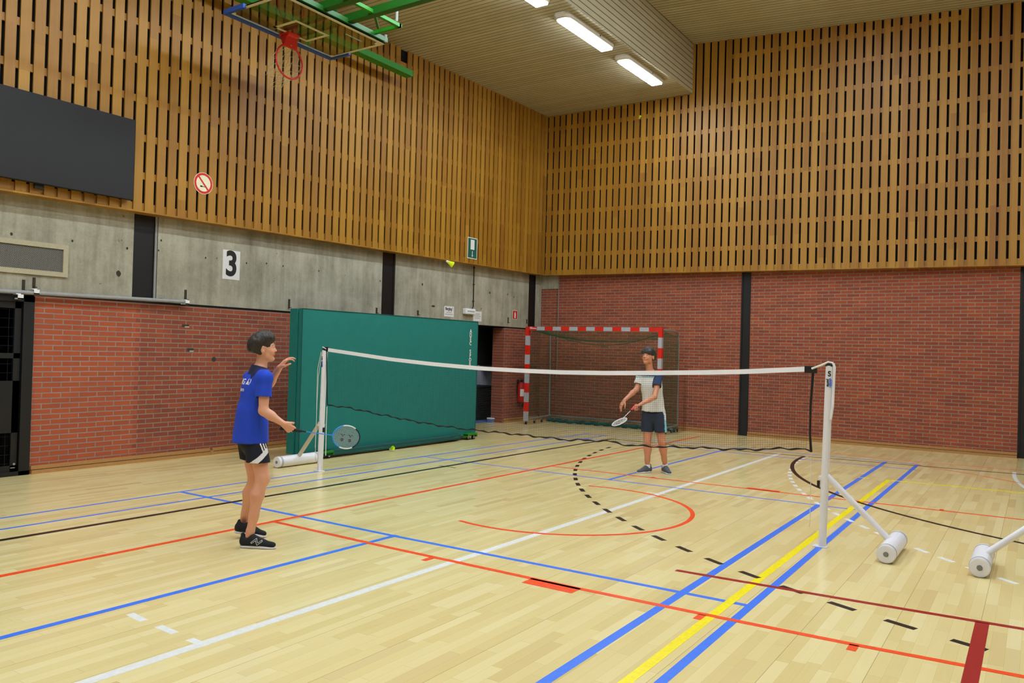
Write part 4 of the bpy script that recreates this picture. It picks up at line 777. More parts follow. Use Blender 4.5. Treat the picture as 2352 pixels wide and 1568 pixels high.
# ================================================================ smooth bodies: blended volumes turned into one surface
class Vol:
    """a field of smoothly blended round shapes, meshed as one continuous surface"""
    def __init__(s, lo, hi, h):
        s.h = h; s.lo = np.array(lo, np.float32); s.n = np.ceil((np.array(hi)-np.array(lo))/h).astype(int)+1
        s.F = np.full(s.n, .5, np.float32)
    def _win(s, lo, hi):
        a = np.clip(np.floor((np.array(lo)-s.lo)/s.h).astype(int), 0, s.n-1); b = np.clip(np.ceil((np.array(hi)-s.lo)/s.h).astype(int)+1, 1, s.n)
        if np.any(b <= a): return None
        ax = [s.lo[i]+s.h*np.arange(a[i], b[i], dtype=np.float32) for i in range(3)]
        X, Y, Z = np.meshgrid(*ax, indexing='ij'); return tuple(slice(a[i], b[i]) for i in range(3)), X, Y, Z
    def _merge(s, sl, d, k, sub=False):
        A = s.F[sl]
        if sub: d = -d; h = np.clip(.5-.5*(d-A)/k*-1*-1, 0, 1); h = np.clip(.5+.5*(d-A)/k, 0, 1); s.F[sl] = A*(1-h)+d*h+k*h*(1-h)
        else: h = np.clip(.5+.5*(A-d)/k, 0, 1); s.F[sl] = A*(1-h)+d*h-k*h*(1-h)
    def cone(s, a, b, ra, rb, k=.015, flat=None, ratio=1., sub=False):
        """tapered capsule; flat = axis squeezed by ratio (flattened cross-section)"""
        a, b = np.array(a, float), np.array(b, float); m = max(ra, rb)+k+3*s.h
        w = s._win(np.minimum(a, b)-m, np.maximum(a, b)+m)
        if w is None: return
        sl, X, Y, Z = w; px, py, pz = X-a[0], Y-a[1], Z-a[2]; ba = b-a
        if flat is not None:
            f = np.array(flat, float); f /= np.linalg.norm(f); e = 1/ratio-1
            dt = (px*f[0]+py*f[1]+pz*f[2])*e; px, py, pz = px+dt*f[0], py+dt*f[1], pz+dt*f[2]; ba = ba+f*np.dot(ba, f)*e
        L2 = max(ba@ba, 1e-9); t = np.clip((px*ba[0]+py*ba[1]+pz*ba[2])/L2, 0, 1)
        d = np.sqrt((px-t*ba[0])**2+(py-t*ba[1])**2+(pz-t*ba[2])**2)-(ra+(rb-ra)*t)
        if flat is not None: d = d*(.5+.5*ratio)
        s._merge(sl, d.astype(np.float32), k, sub)
    def ell(s, c, axes, radii, k=.01, sub=False):
        c = np.array(c, float); m = max(radii)+k+3*s.h; w = s._win(c-m, c+m)
        if w is None: return
        sl, X, Y, Z = w; P = [X-c[0], Y-c[1], Z-c[2]]; q = []
        for ax, r in zip(axes, radii): q.append(sum(P[i]*float(ax[i]) for i in range(3))/r)
        k0 = np.sqrt(q[0]**2+q[1]**2+q[2]**2); k1 = np.sqrt((q[0]/radii[0])**2+(q[1]/radii[1])**2+(q[2]/radii[2])**2)+1e-6
        s._merge(sl, (k0*(k0-1)/k1).astype(np.float32), k, sub)
    def join(s, o, k=.012):
        h = np.clip(.5+.5*(s.F-o.F)/k, 0, 1); s.F = s.F*(1-h)+o.F*h-k*h*(1-h)
    def cut(s, p, n, box=None):
        """keep only the side of the plane away from n"""
        p, n = np.array(p, float), np.array(n, float); n /= np.linalg.norm(n)
        w = s._win(*(box if box else (s.lo, s.lo+s.h*s.n)))
        if w is None: return
        sl, X, Y, Z = w; d = ((X-p[0])*n[0]+(Y-p[1])*n[1]+(Z-p[2])*n[2]).astype(np.float32); s.F[sl] = np.maximum(s.F[sl], d)
    def mesh(s):
        F = s.F; neg = F < 0; nx, ny, nz = F.shape
        c = np.zeros((nx-1, ny-1, nz-1), np.int8)
        for i in (0, 1):
            for j in (0, 1):
                for k in (0, 1): c += neg[i:nx-1+i, j:ny-1+j, k:nz-1+k]
        act = (c > 0) & (c < 8); idx = np.full(act.shape, -1, np.int64); ijk = np.argwhere(act); idx[act] = np.arange(len(ijk))
        acc = np.zeros((len(ijk), 3)); cnt = np.zeros(len(ijk)); cor = [(a, b, d) for a in (0, 1) for b in (0, 1) for d in (0, 1)]
        I, J, K = ijk.T
        for p in cor:
            for ax in range(3):
                if p[ax]: continue
                q = list(p); q[ax] = 1
                fa = F[I+p[0], J+p[1], K+p[2]]; fb = F[I+q[0], J+q[1], K+q[2]]; m = (fa < 0) != (fb < 0)
                t = np.where(m, fa/np.where(m, fa-fb, 1), 0); pt = np.array(p)[None, :]+np.zeros((len(ijk), 3)); pt[:, ax] += t
                acc += pt*m[:, None]; cnt += m
        V = s.lo+(ijk+acc/np.maximum(cnt, 1)[:, None])*s.h
        faces = []
        for ax in range(3):
            A = [slice(1, -1)]*3; B_ = [slice(1, -1)]*3; A[ax] = slice(0, -1); B_[ax] = slice(1, None)
            na, nb = neg[tuple(A)], neg[tuple(B_)]
            for sgn, m in ((1, na & ~nb), (0, ~na & nb)):
                e = np.argwhere(m)
                if not len(e): continue
                e = e+1; e[:, ax] -= 1; o = [i for i in range(3) if i != ax]; q = []
                for du, dv in ((-1, -1), (0, -1), (0, 0), (-1, 0)):
                    g_ = e.copy(); g_[:, o[0]] += du; g_[:, o[1]] += dv; q.append(idx[g_[:, 0], g_[:, 1], g_[:, 2]])
                q = np.stack(q, 1); flip = (sgn == 1) != (ax == 1)
                faces.append(q if flip else q[:, ::-1])
        return V, np.concatenate(faces)
def skin_obj(name, vol, mats, parent, pick=None, wrinkle=None, drop=None, smooth_it=1):
    V, Fc = vol.mesh(); Fc = Fc[(Fc >= 0).all(1)]
    for _ in range(smooth_it):     # light relaxing of the voxel steps
        S = np.zeros_like(V); C = np.zeros(len(V))
        for a, b in ((0, 1), (1, 2), (2, 3), (3, 0)):
            np.add.at(S, Fc[:, a], V[Fc[:, b]]); np.add.at(C, Fc[:, a], 1)
            np.add.at(S, Fc[:, b], V[Fc[:, a]]); np.add.at(C, Fc[:, b], 1)
        V = V*.5+.5*S/np.maximum(C, 1)[:, None]
    if wrinkle is not None:
        nrm = np.cross(V[Fc[:, 2]]-V[Fc[:, 0]], V[Fc[:, 3]]-V[Fc[:, 1]]); VN = np.zeros_like(V)
        for k in range(4): np.add.at(VN, Fc[:, k], nrm)
        VN /= np.linalg.norm(VN, axis=1)[:, None]+1e-9; V = V+VN*wrinkle(V)[:, None]
    if drop is not None:
        cen = V[Fc].mean(1); Fc = Fc[~drop(cen)]
    me = bpy.data.meshes.new(name); me.vertices.add(len(V)); me.vertices.foreach_set('co', V.astype(np.float32).ravel())
    me.loops.add(Fc.size); me.loops.foreach_set('vertex_index', Fc.astype(np.int32).ravel()); me.polygons.add(len(Fc)); me.polygons.foreach_set('loop_start', np.arange(0, Fc.size, 4, dtype=np.int32))
    for m in mats: me.materials.append(MATS[m])
    if pick is not None: me.polygons.foreach_set('material_index', pick(V[Fc].mean(1)).astype(np.int32))
    me.polygons.foreach_set('use_smooth', [True]*len(Fc)); me.update(); me.validate()
    o = bpy.data.objects.new(name, me); COL.objects.link(o); o.parent = parent; return o
V3 = lambda *a: np.array(a, float)
fw, rt, up_ = np.array(FW), np.array(RT), np.array(UP)
def C3(r, u, f): return rt*r+up_*u+fw*f           # a direction given as right, up, away as seen in the photo
def nrm(v): v = np.array(v, float); return v/np.linalg.norm(v)
def PX(u, v, d): return np.array(at_depth(u, v, d))
def hand(vol, wrist, F, N, left, curl, spread=.12, thumb=(.6, .3), sc=1., k=.006):
    """palm, four jointed fingers of unequal length and a thumb from the side of the palm"""
    F = nrm(F); N = nrm(N-F*np.dot(N, F)); T = np.cross(F, N)*(-1 if left else 1); w = np.array(wrist)
    kn = []
    for i, (o, l) in enumerate(((.027, .082), (.009, .085), (-.009, .080), (-.026, .072))):
        kp = w+(F*l+T*o)*sc; kn.append(kp); vol.cone(w+(F*.012+T*o*.55)*sc, kp, .0135*sc, .0105*sc, .012)
    vol.cone(w+(F*.03+T*.02+N*.006)*sc, w+(F*.055-T*.015+N*.006)*sc, .013*sc, .012*sc, .012)
    for i, (lens, r) in enumerate((((.040, .024, .019), .0082), ((.044, .027, .021), .0084), ((.040, .025, .020), .0080), ((.031, .019, .017), .0070))):
        p = kn[i]; a = 0.; sp = spread*(1.3-i*.9); c_ = curl[i] if isinstance(curl, (list, tuple)) else curl
        for j, l in enumerate(lens):
            a += c_*(.75, 1.05, .8)[j]; base_ = F*math.cos(sp)+T*math.sin(sp); d = base_*math.cos(a)+N*math.sin(a); q = p+d*l*sc
            vol.cone(p, q, r*sc*(1-.06*j), r*sc*(.93-.07*j), k*.7); p = q
    a1, a2 = thumb; p = w+(F*.022+T*.024+N*.006)*sc; d1 = nrm(F*.62+T*a1+N*.25); q = p+d1*.040*sc; vol.cone(p, q, .0135*sc, .0105*sc, .010)
    d2 = nrm(F*.8+T*a1*.45+N*a2); q2 = q+d2*.030*sc; vol.cone(q, q2, .010*sc, .009*sc, .005); d3 = nrm(F*.7+T*a1*.1+N*(a2*1.6)); vol.cone(q2, q2+d3*.024*sc, .009*sc, .0075*sc, .005)
def head(vol, c, Fd, Ud, sc=1.):
    """skull, jaw, nose, ears, lips, brows; returns the local frame"""
    Fd = nrm(Fd); Ud = nrm(Ud-Fd*np.dot(Ud, Fd)); R = np.cross(Fd, Ud); A = (R, Fd, Ud); L = lambda x, y, z: np.array(c)+(R*x+Fd*y+Ud*z)*sc
    s_ = lambda *r: tuple(q*sc for q in r)
    vol.ell(L(0, -.012, .028), A, s_(.074, .093, .084), .01); vol.ell(L(0, .020, -.012), A, s_(.064, .072, .078), .015)
    vol.cone(L(.030, .020, -.062), L(0, .056, -.088), .030*sc, .021*sc, .018); vol.cone(L(-.030, .020, -.062), L(0, .056, -.088), .030*sc, .021*sc, .018)
    for x in (-1, 1):
        vol.ell(L(x*.033, .057, -.028), A, s_(.023, .024, .024), .014); vol.ell(L(x*.031, .091, .004), A, s_(.017, .012, .010), .010, sub=True)
        vol.cone(L(x*.014, .084, .022), L(x*.046, .070, .022), .0075*sc, .006*sc, .009)
        vol.ell(L(x*.077, -.006, -.012), (nrm(R*x*.9-Fd*.45), nrm(Fd*.9+R*x*.45), Ud), s_(.0085, .019, .031), .006); vol.ell(L(x*.0835, .002, -.010), A, s_(.005, .009, .016), .004, sub=True)
        vol.ell(L(x*.031, .0745, .003), A, s_(.0125, .0115, .0115), .003)
    vol.cone(L(0, .083, .012), L(0, .099, -.024), .006*sc, .009*sc, .009); vol.ell(L(.009, .093, -.027), A, s_(.0075, .009, .006), .006); vol.ell(L(-.009, .093, -.027), A, s_(.0075, .009, .006), .006)
    vol.cone(L(-.019, .083, -.051), L(.019, .083, -.051), .0065*sc, .0065*sc, .006, flat=Fd, ratio=.9); vol.cone(L(-.015, .083, -.060), L(.015, .083, -.060), .0068*sc, .0068*sc, .005)
    vol.ell(L(0, .074, -.088), A, s_(.018, .014, .014), .012)
    return A, L
def eyes(root, A, L, sc, skin):
    for x in (-1, 1):
        e = empty_part = None; bm = B(); bmesh.ops.create_uvsphere(bm, u_segments=16, v_segments=10, radius=.0098*sc, matrix=Matrix.Translation(Vector(L(x*.031, .0785, .002)))); o = mesh_obj('eye', bm, 'eye_white', root, True)
        bm = B(); bmesh.ops.create_uvsphere(bm, u_segments=14, v_segments=8, radius=.0060*sc, matrix=Matrix.Translation(Vector(L(x*.031-.001, .0838, .003)))); mesh_obj('iris', bm, 'eye_dark', o, True)
        bm = B(); tube(bm, [Vector(L(x*a, .0845-.13*(a-.014)*1.3, z)) for a, z in ((.014, .0235), (.024, .0275), (.036, .0275), (.048, .022))], [.0016*sc, .0026*sc, .0024*sc, .0012*sc], 6); mesh_obj('eyebrow', bm, 'hair_dark', root, True)
        bm = B(); tube(bm, [Vector(L(x*a, y, z)) for a, y, z in ((.018, .0845, .004), (.025, .0880, .0085), (.035, .0870, .0085), (.043, .0805, .003))], .0030*sc, 5); mesh_obj('eyelid', bm, skin, root, True)
def racket(label, butt, A, W_, colors, logo, stringmat='string_white', sc=1.):
    """badminton racket: grip, shaft, oval frame, strings and printed string logo"""
    A = Vector(nrm(A)); W_ = Vector(nrm(np.array(W_)-np.array(A)*np.dot(W_, A))); Nn = A.cross(W_); b = Vector(butt)
    g = empty('badminton_racket', b, label=label, cat='racket'); grip, shaft, f1, f2, f3 = colors
    P = lambda a, w_, n_=0: b+A*a*sc+W_*w_*sc+Nn*n_*sc
    bm = B(); tube(bm, [P(a, 0) for a in (0, .008, .02, .15, .165, .175)], [.0135, .0155, .0135, .0125, .011, .006], 10); mesh_obj('grip', bm, grip, g, True)
    bm = B(); tube(bm, [P(.17, 0), P(.205, 0)], [.0075, .0055], 10); mesh_obj('cone_cap', bm, 'frame_black', g)
    bm = B(); tube(bm, [P(.2, 0), P(.435, 0)], .0036, 8); mesh_obj('shaft', bm, shaft, g)
    hc, ha, hw = .552, .118, .094; n = 64
    fr = B(); pts = [P(hc-ha*math.cos(2*PI*k/n), hw*math.sin(2*PI*k/n)) for k in range(n)]
    segs = ((0, 12, f1), (12, 22, f2), (22, 42, f3), (42, 52, f2), (52, 64, f1)); fr.free(); roots = []
    for a, c, m in segs:
        bm = B(); tube(bm, [pts[k % n] for k in range(a, c+1)], .0050, 8); roots.append(mesh_obj('frame', bm, m, g, True))
    bm = B(); tube(bm, [P(.425, 0), P(.436, 0)], .006, 8); tube(bm, [P(.43, -.012), P(.43, .012)], .0045, 8); mesh_obj('throat', bm, f1, g)
    bm = B(); 
    for k in range(-10, 11):
        w_ = k*.0085
        if abs(w_) < hw-.004: e = ha*math.sqrt(1-(w_/hw)**2); tube(bm, [P(hc-e, w_), P(hc+e, w_)], .0006, 3, cap=False)
    for k in range(-13, 14):
        a = k*.0085
        if abs(a) < ha-.004: e = hw*math.sqrt(1-(a/ha)**2); tube(bm, [P(hc+a, -e), P(hc+a, e)], .0006, 3, cap=False)
    mesh_obj('strings', bm, stringmat, g)
    bm = B()     # two winged strokes over two discs printed on the strings
    for sg in (-1, 1):
        for dn in (-.0009, .0009):
            q = lambda a, w_: P(hc+w_, -a+.012, dn)
            o_ = sg*.034
            quad(bm, [q(-.01, o_-.026), q(-.012, o_-.010), q(.002, o_+.002), q(.002, o_-.006)]); quad(bm, [q(-.01, o_+.026), q(-.012, o_+.010), q(.002, o_-.002), q(.002, o_+.006)])
            quad(bm, [q(.0, o_-.006), q(.0, o_+.006), q(.012, o_+.004), q(.012, o_-.004)])
            vs = [bm.verts.new(q(.036+.015*math.cos(2*PI*k/14), o_+.015*math.sin(2*PI*k/14))) for k in range(14)]; bm.faces.new(vs)
    mesh_obj('string_logo', bm, logo, g); return settle(g)
def shoe(root, heel, toe, Ud, upper, sole, lift=0., k=.012, laces='shoe_black', name='shoe', w=1.):
    """running shoe between heel and toe points on the ground"""
    h, t_ = np.array(heel), np.array(toe); F = nrm(t_-h); Ud = nrm(Ud-F*np.dot(Ud, F)); R = np.cross(F, Ud); Ln = np.linalg.norm(t_-h)
    P = lambda a, x, z: h+F*a*Ln+R*x+Ud*z; pts = [P(0, 0, 0), P(1, 0, 0)]; lo = np.min(pts, 0)-.13; hi = np.max(pts, 0)+.17
    v = Vol(lo, hi, .0045)
    for a, z, ra in ((.12, .055, .040), (.30, .06, .040)): v.ell(P(a, 0, z), (R, F, Ud), (.034*w, .045, .045), .02)
    v.cone(P(.12, 0, .042), P(.45, 0, .042), .037*w, .037*w, .02); v.cone(P(.45, 0, .040), P(.86, 0, .028), .040*w, .030*w, .02, flat=Ud, ratio=.8)
    v.cone(P(.30, 0, .075), P(.62, 0, .045), .028, .024, .02); v.cone(P(.05, 0, .10), P(.10, 0, .06), .016, .02, .015)
    v.cone(P(.20, 0, .10), P(.22, 0, .15), .031, .034, .008, sub=True)
    v.cut(P(0, 0, .020), -Ud); s = skin_obj(name, v, [upper], root)
    v = Vol(lo, hi, .0045)
    for a0, a1, r0, r1 in ((.11, .42, .037, .035), (.42, .80, .035, .038), (.80, .88, .038, .029)): v.cone(P(a0, 0, .014), P(a1, 0, .010+(.012 if a1 > .9 else 0)), r0*w, r1*w, .012, flat=Ud, ratio=.95)
    v.cut(P(0, 0, .040), nrm(Ud+F*.10)); v.cut(P(1, 0, .034), nrm(Ud-F*.06)); v.cut(P(0, 0, .0015), -Ud); skin_obj('sole', v, [sole], s)
    bm = B()
    for i in range(5):
        a = .36+.05*i; z = .106-.0105*i-.002; tube(bm, [Vector(P(a, -.016, z-.006)), Vector(P(a, 0, z+.003)), Vector(P(a, .016, z-.006))], .0026, 5)
    mesh_obj('laces', bm, laces, s); return s, P, (R, F, Ud)
# ---------------------------------------------------------------- the boy in blue, seen from behind
boy = empty('person', floor_at(588, 1248)+(0,), label='boy in blue shirt and black shorts seen from behind at left, holding a racket', cat='person')
D = 6.38; Ff = nrm(C3(.85, 0, .5)); Rr = nrm(np.cross(Ff, V3(0, 0, 1))); Uu = V3(0, 0, 1); AX = (Rr, Ff, Uu)
J = dict(pel=PX(580, 1000, D), waist=PX(582, 950, D), chest=PX(588, 893, D), top=PX(594, 862, D), neck=PX(599, 846, D), head=PX(604, 799, D-.0),
         shR=PX(608, 868, D-.125), shL=PX(577, 868, D+.125), elR=PX(605, 943, D-.17), wrR=PX(651, 973, D-.15), elL=PX(612, 893, D+.26), wrL=PX(642, 844, D+.14),
         hipR=PX(586, 1002, D-.065), hipL=PX(572, 1002, D+.075), knR=PX(603, 1098, D-.09), knL=PX(585, 1100, D+.12), anR=PX(575, 1220, 6.27), anL=PX(558, 1203, 6.62))
lo = V3(*np.min(list(J.values()), 0))-.2; hi = V3(*np.max(list(J.values()), 0))+.22; lo[2] = 0; hi[2] += .0
v = Vol(lo, hi, .005)
v.cone(J['pel'], J['waist'], .125, .112, .03, Ff, .74); v.cone(J['waist'], J['chest'], .112, .128, .03, Ff, .70); v.cone(J['chest'], J['top'], .128, .10, .03, Ff, .66); v.cone(J['shR'], J['shL'], .045, .045, .03)
v.cone(J['neck']-Uu*.03, J['head']-Uu*.045, .047, .043, .02)
hF = nrm(C3(.93, .02, .36)); A1, L1 = head(v, J['head']+Uu*.0, hF, nrm(Uu+hF*.03), 1.0)
v.cone(J['shR'], J['elR'], .046, .036, .02); v.cone(J['elR'], J['elR']*.6+J['wrR']*.4, .036, .035, .02); v.cone(J['elR']*.7+J['wrR']*.3, J['wrR'], .036, .024, .02, nrm(C3(.5, .8, 0)), .95)
v.cone(J['shL'], J['elL'], .045, .036, .02); v.cone(J['elL'], J['elL']*.6+J['wrL']*.4, .035, .034, .02); v.cone(J['elL']*.7+J['wrL']*.3, J['wrL'], .035, .024, .02)
for s_ in 'RL':
    hp, kn, an = J['hip'+s_], J['kn'+s_], J['an'+s_]; sh = an-kn
    v.cone(hp, kn, .076, .052, .03); v.ell(kn+Ff*.006, AX, (.046, .050, .058), .02); v.cone(kn, kn+sh*.3-Ff*.012, .046, .054, .02); v.cone(kn+sh*.3-Ff*.012, kn+sh*.75, .053, .034, .02); v.cone(kn+sh*.7, an, .036, .032, .02)
    v.cone(an, an-Uu*.035-Ff*.012, .033, .026, .015)
rA = nrm(C3(.80, -.10, .48))
hand(v, J['wrR'], C3(.62, -.62, .35), C3(-.25, .1, 1), False, [1.25, 1.25, 1.25, 1.25], .02, (.42, 1.3), .95)
hand(v, J['wrL'], C3(.55, .72, .15), C3(.72, -.5, .45), True, [.62, .5, .45, .42], .17, (.9, .3), .90)
body = skin_obj('body', v, ['skin_fair', 'lip'], boy, lambda c: ((np.abs((c-L1(0, .088, -.055))@A1[1]) < .009) & (np.abs((c-L1(0, 0, -.0555))@A1[2]) < .0085) & (np.abs((c-L1(0, 0, 0))@A1[0]) < .024)).astype(int))
eyes(boy, A1, L1, 1., 'skin_fair')
def hairdo(root, A, L, mat, fringe, nape, tuft, side=.0):
    R_, F_, U_ = A; c = L(0, 0, 0); v = Vol(c-.16, c+.18, .0045)
    v.ell(L(0, -.018, .038), A, (.084, .100, .088), .01); v.ell(L(0, -.045, .0), A, (.073, .072, .085), .02); v.ell(L(0, .015, .080), A, (.068, .082, .048+tuft), .02)
    if fringe: v.cone(L(-.05, .066, .058), L(.05, .072, .054), .030, .030, .02); v.ell(L(0, .07, .045), A, (.07, .035, .036), .015)
    v.cut(L(0, 0, nape), -nrm(U_*.9-F_*-.35) if False else -nrm(U_+F_*.35))
    v.ell(L(0, .118, -.045 if fringe else -.035), A, (.078, .075, .078 if fringe else .088), .006, sub=True)
    for x in (-1, 1): v.ell(L(x*.085, .010, -.022), A, (.03, .032, .040), .006, sub=True); v.ell(L(x*.075, .055, -.06), A, (.04, .05, .06), .006, sub=True)
    def wr(V):
        q = V-c; a = np.array([noise.noise(Vector((p[0]*42, p[1]*42, p[2]*16))) for p in q]); b_ = np.array([noise.noise(Vector((p[0]*90, p[1]*90, p[2]*30+5))) for p in q]); return .006*a+.003*b_
    return skin_obj('hair', v, [mat], root, wrinkle=wr)
hairdo(boy, A1, L1, 'hair_dark', False, -.062, .012)
def folds(V, c, amp=.006, f=9.):
    q = V-c; return np.array([amp*noise.noise(Vector((p[0]*f, p[1]*f, p[2]*f*.45)))+amp*.5*noise.noise(Vector((p[0]*f*2.3, p[1]*f*2.3, p[2]*f*1.2+3))) for p in q])
def sleeve(v, a, e, d, ra, rb):
    w_ = Vol(v.lo, v.lo+v.h, v.h); w_.n = v.n.copy(); w_.F = np.full(v.F.shape, .5, np.float32)
    w_.cone(a, e+d*.04, ra, rb, .01); w_.cut(e, d); v.join(w_, .022)
def sleeve_drop(e, d, R_=.085):
    """the flat face that closes a sleeve end"""
    return lambda c: (np.abs((c-e)@d) < .0045) & (np.linalg.norm((c-e)-np.outer((c-e)@d, d), axis=1) < R_)
# shirt
v = Vol(lo, hi, .0055); hem = PX(577, 1014, D)
v.cone(J['top'], J['chest'], .118, .150, .03, Ff, .66); v.cone(J['chest'], J['waist']-Ff*.012, .148, .142, .03, Ff, .74); v.cone(J['waist']-Ff*.012, hem-Ff*.01+Uu*-.12, .146, .176, .03, Ff, .84)
v.cone(J['shR'], J['shL'], .060, .060, .03); v.cone(J['neck']-Uu*.035, J['neck']+Uu*.012, .066, .060, .02, Ff, .95)
v.cone(J['top']+Rr*.02, J['shR'], .06, .060, .03)
eR = J['shR']+(J['elR']-J['shR'])*.60; eL = J['shL']+(J['elL']-J['shL'])*.72; dR_ = nrm(J['elR']-J['shR']); dL_ = nrm(J['elL']-J['shL'])
v.cone(J['hipR']+Uu*.08, J['hipR']-Uu*.12, .083, .094, .03); v.cone(J['hipL']+Uu*.08, J['hipL']-Uu*.12, .083, .092, .03); sleeve(v, J['shR'], eR, dR_, .060, .064); sleeve(v, J['shL'], eL, dL_, .058, .056)
v.cut(hem+Ff*.0, nrm(-Uu)); nk1 = J['neck']+Uu*.018; nn1 = nrm(Uu+Ff*.25); v.cut(nk1, nn1)
dropR = sleeve_drop(eR, dR_, .060); dropL = sleeve_drop(eL, dL_, .052)
def shirt_drop(c):
    hemcap = (c[:, 2] < hem[2]+.0035) & (np.hypot((c-hem)@Rr/.170, (c-hem)@Ff/.130) < 1.0)
    ft = (np.abs((c-nk1)@nn1) < .0045) & (np.hypot((c-nk1)@Rr, (c-nk1)@Ff) < .054)
    return hemcap | ft | dropR(c) | dropL(c)
def shirt_pick(c):
    q = c-J['neck']; z = q@Uu; x = q@Rr; y = q@Ff
    yoke = (y < .03) & (z > -.045-.45*np.clip(.085-np.abs(x), -1, .085)*0-.035*(np.abs(np.abs(x)-.075) < .03)*(1-np.abs(np.abs(x)-.075)/.03)) & (np.abs(x) < .105) & (z > -.085)
    collar = z > -.004
    return (yoke | collar).astype(int)
shirt = skin_obj('shirt', v, ['shirt_blue', 'shirt_navy'], boy, shirt_pick, lambda V: folds(V, J['chest'], .007, 8), shirt_drop, 2)
sd = shirt.modifiers.new('thickness', 'SOLIDIFY'); sd.thickness = .003; sd.offset = -1
# shorts
v = Vol(lo, hi, .0042)
v.cone(J['pel']+Uu*.02, J['pel']-Uu*.03, .128, .132, .03, Ff, .78)
bR = PX(598, 1061, D-.085); bL = PX(582, 1058, D+.09)
v.cone(J['hipR']+Uu*.01-Ff*.005, bR-Uu*.08, .082, .094, .03); v.cone(J['hipL']-Uu*.06, bL-Uu*.08, .086, .088, .03); v.cut(bR, nrm(-Uu+Rr*.0))
def shorts_pick(c):
    q = c-bR; z = q@Uu; y = q@Ff; x = q@Rr; near = x > .02
    sash = near & (np.abs(z-(.0+.85*(y+.065))) < .024)
    above = near & (z > .85*(y+.065)+.024)
    st = above & ((np.abs(y-.035+(z-.15)*.35) < .006)|(np.abs(y-.012+(z-.15)*.35) < .006)|(np.abs(y+.011+(z-.15)*.35) < .006))
    return (sash | st).astype(int)
shorts = skin_obj('shorts', v, ['shorts_navy', 'cloth_white'], boy, shorts_pick, lambda V: folds(V, J['pel'], .005, 10), lambda c: (c[:, 2] < bR[2]+.0035) & ((np.hypot((c-bR)@Rr, (c-bR)@Ff) < .082) | (np.hypot((c-bL)@Rr, (c-bL)@Ff) < .076)), 1)
sd = shorts.modifiers.new('thickness', 'SOLIDIFY'); sd.thickness = .003; sd.offset = -1
# print on the back of the shirt, laid onto the cloth
def lay_on(obs, target, direction, lift=.0025):
    bv = BVHTree.FromPolygons([v.co for v in target.data.vertices], [p.vertices for p in target.data.polygons]); d = Vector(direction)
    for o in obs:
        for v_ in o.data.vertices:
            h = bv.ray_cast(v_.co-d*.35, d, .7)
            if h[0] is not None: v_.co = h[0]-d*lift
Vb = lambda a: Vector(a)
cB = J['top']-Uu*.035-Ff*.2
tx = [letters('ING', .062, cB-Uu*.012-Rr*.02, Rr, Uu, 'cloth_white', shirt, 'print', bold=.0012, thick=0), letters('Vesaro', .042, cB-Uu*.072-Rr*.01, Rr, Uu, 'cloth_white', shirt, 'print', bold=.0008, thick=0)]
bm = B(); c0 = cB-Uu*.010+Rr*.072
def blob(pts): bm.faces.new([bm.verts.new(Vb(c0+Rr*a+Uu*b)) for a, b in pts])
blob([(-.022, -.020), (.012, -.020), (.012, -.004), (.006, .004), (.004, -.004), (0, .010), (.002, .024), (-.004, .026), (-.008, .006), (-.014, -.004)])
for k in range(10):
    a0, a1 = -1.3+k*.25, -1.05+k*.25; blob([(.010+.016*math.cos(a0), .026*math.sin(a0)), (.010+.016*math.cos(a1), .026*math.sin(a1)), (.007+.014*math.cos(a1), .022*math.sin(a1)), (.007+.014*math.cos(a0), .022*math.sin(a0))])
bmesh.ops.triangulate(bm, faces=bm.faces[:]); bmesh.ops.subdivide_edges(bm, edges=bm.edges[:], cuts=2); tx.append(mesh_obj('print', bm, 'cloth_white', shirt))
lay_on(tx, shirt, Ff)
# shoes
nh, nt_ = V3(*floor_at(553, 1256), 0), V3(*floor_at(636, 1260), 0)
s1, P1, X1 = shoe(boy, nh, nt_, Uu, 'shoe_black', 'sole_white')
bm = B(); zz = [(.37, .028), (.47, .075), (.55, .030), (.65, .066)]
for off in (0, .03):
    pass
pz = [(.33, .050), (.47, .082), (.52, .048), (.61, .068), (.63, .060), (.50, .030), (.46, .066), (.35, .042)]
bv = BVHTree.FromPolygons([v_.co for v_ in s1.data.vertices], [p.vertices for p in s1.data.polygons]); pp = []
for q0, q1 in zip(pz, pz[1:]+pz[:1]):
    for k in range(6):
        a, z = q0[0]+(q1[0]-q0[0])*k/6, q0[1]+(q1[1]-q0[1])*k/6; h = bv.ray_cast(Vb(P1(a, .14, z)), Vb(-X1[0]), .3)
        if h[0] is not None: pp.append(h[0]+Vb(X1[0])*.0012)
tube(bm, pp, .0016, 5, closed=True); lg = mesh_obj('logo', bm, 'cloth_white', s1)
fh, ft_ = V3(*floor_at(540, 1236), .045), V3(*floor_at(612, 1234), .0); fhh = fh.copy()
s2, P2, X2 = shoe(boy, fhh, ft_, Uu, 'shoe_black', 'sole_white')
settle(boy)
rb = J['wrR']+C3(.62, -.62, .35)/np.linalg.norm([.62, .62, .35])*.070+C3(-.25, .1, 1)*.018-rA*.075
hc_px = PX(768.5, 1000, 6.38+.10); A_ = nrm(hc_px-rb)
racket('blue and white badminton racket held by the boy in blue', rb, A_, C3(.05, 1, .0), ('frame_black', 'frame_blue', 'frame_blue', 'frame_white', 'frame_black'), 'logo_grey')
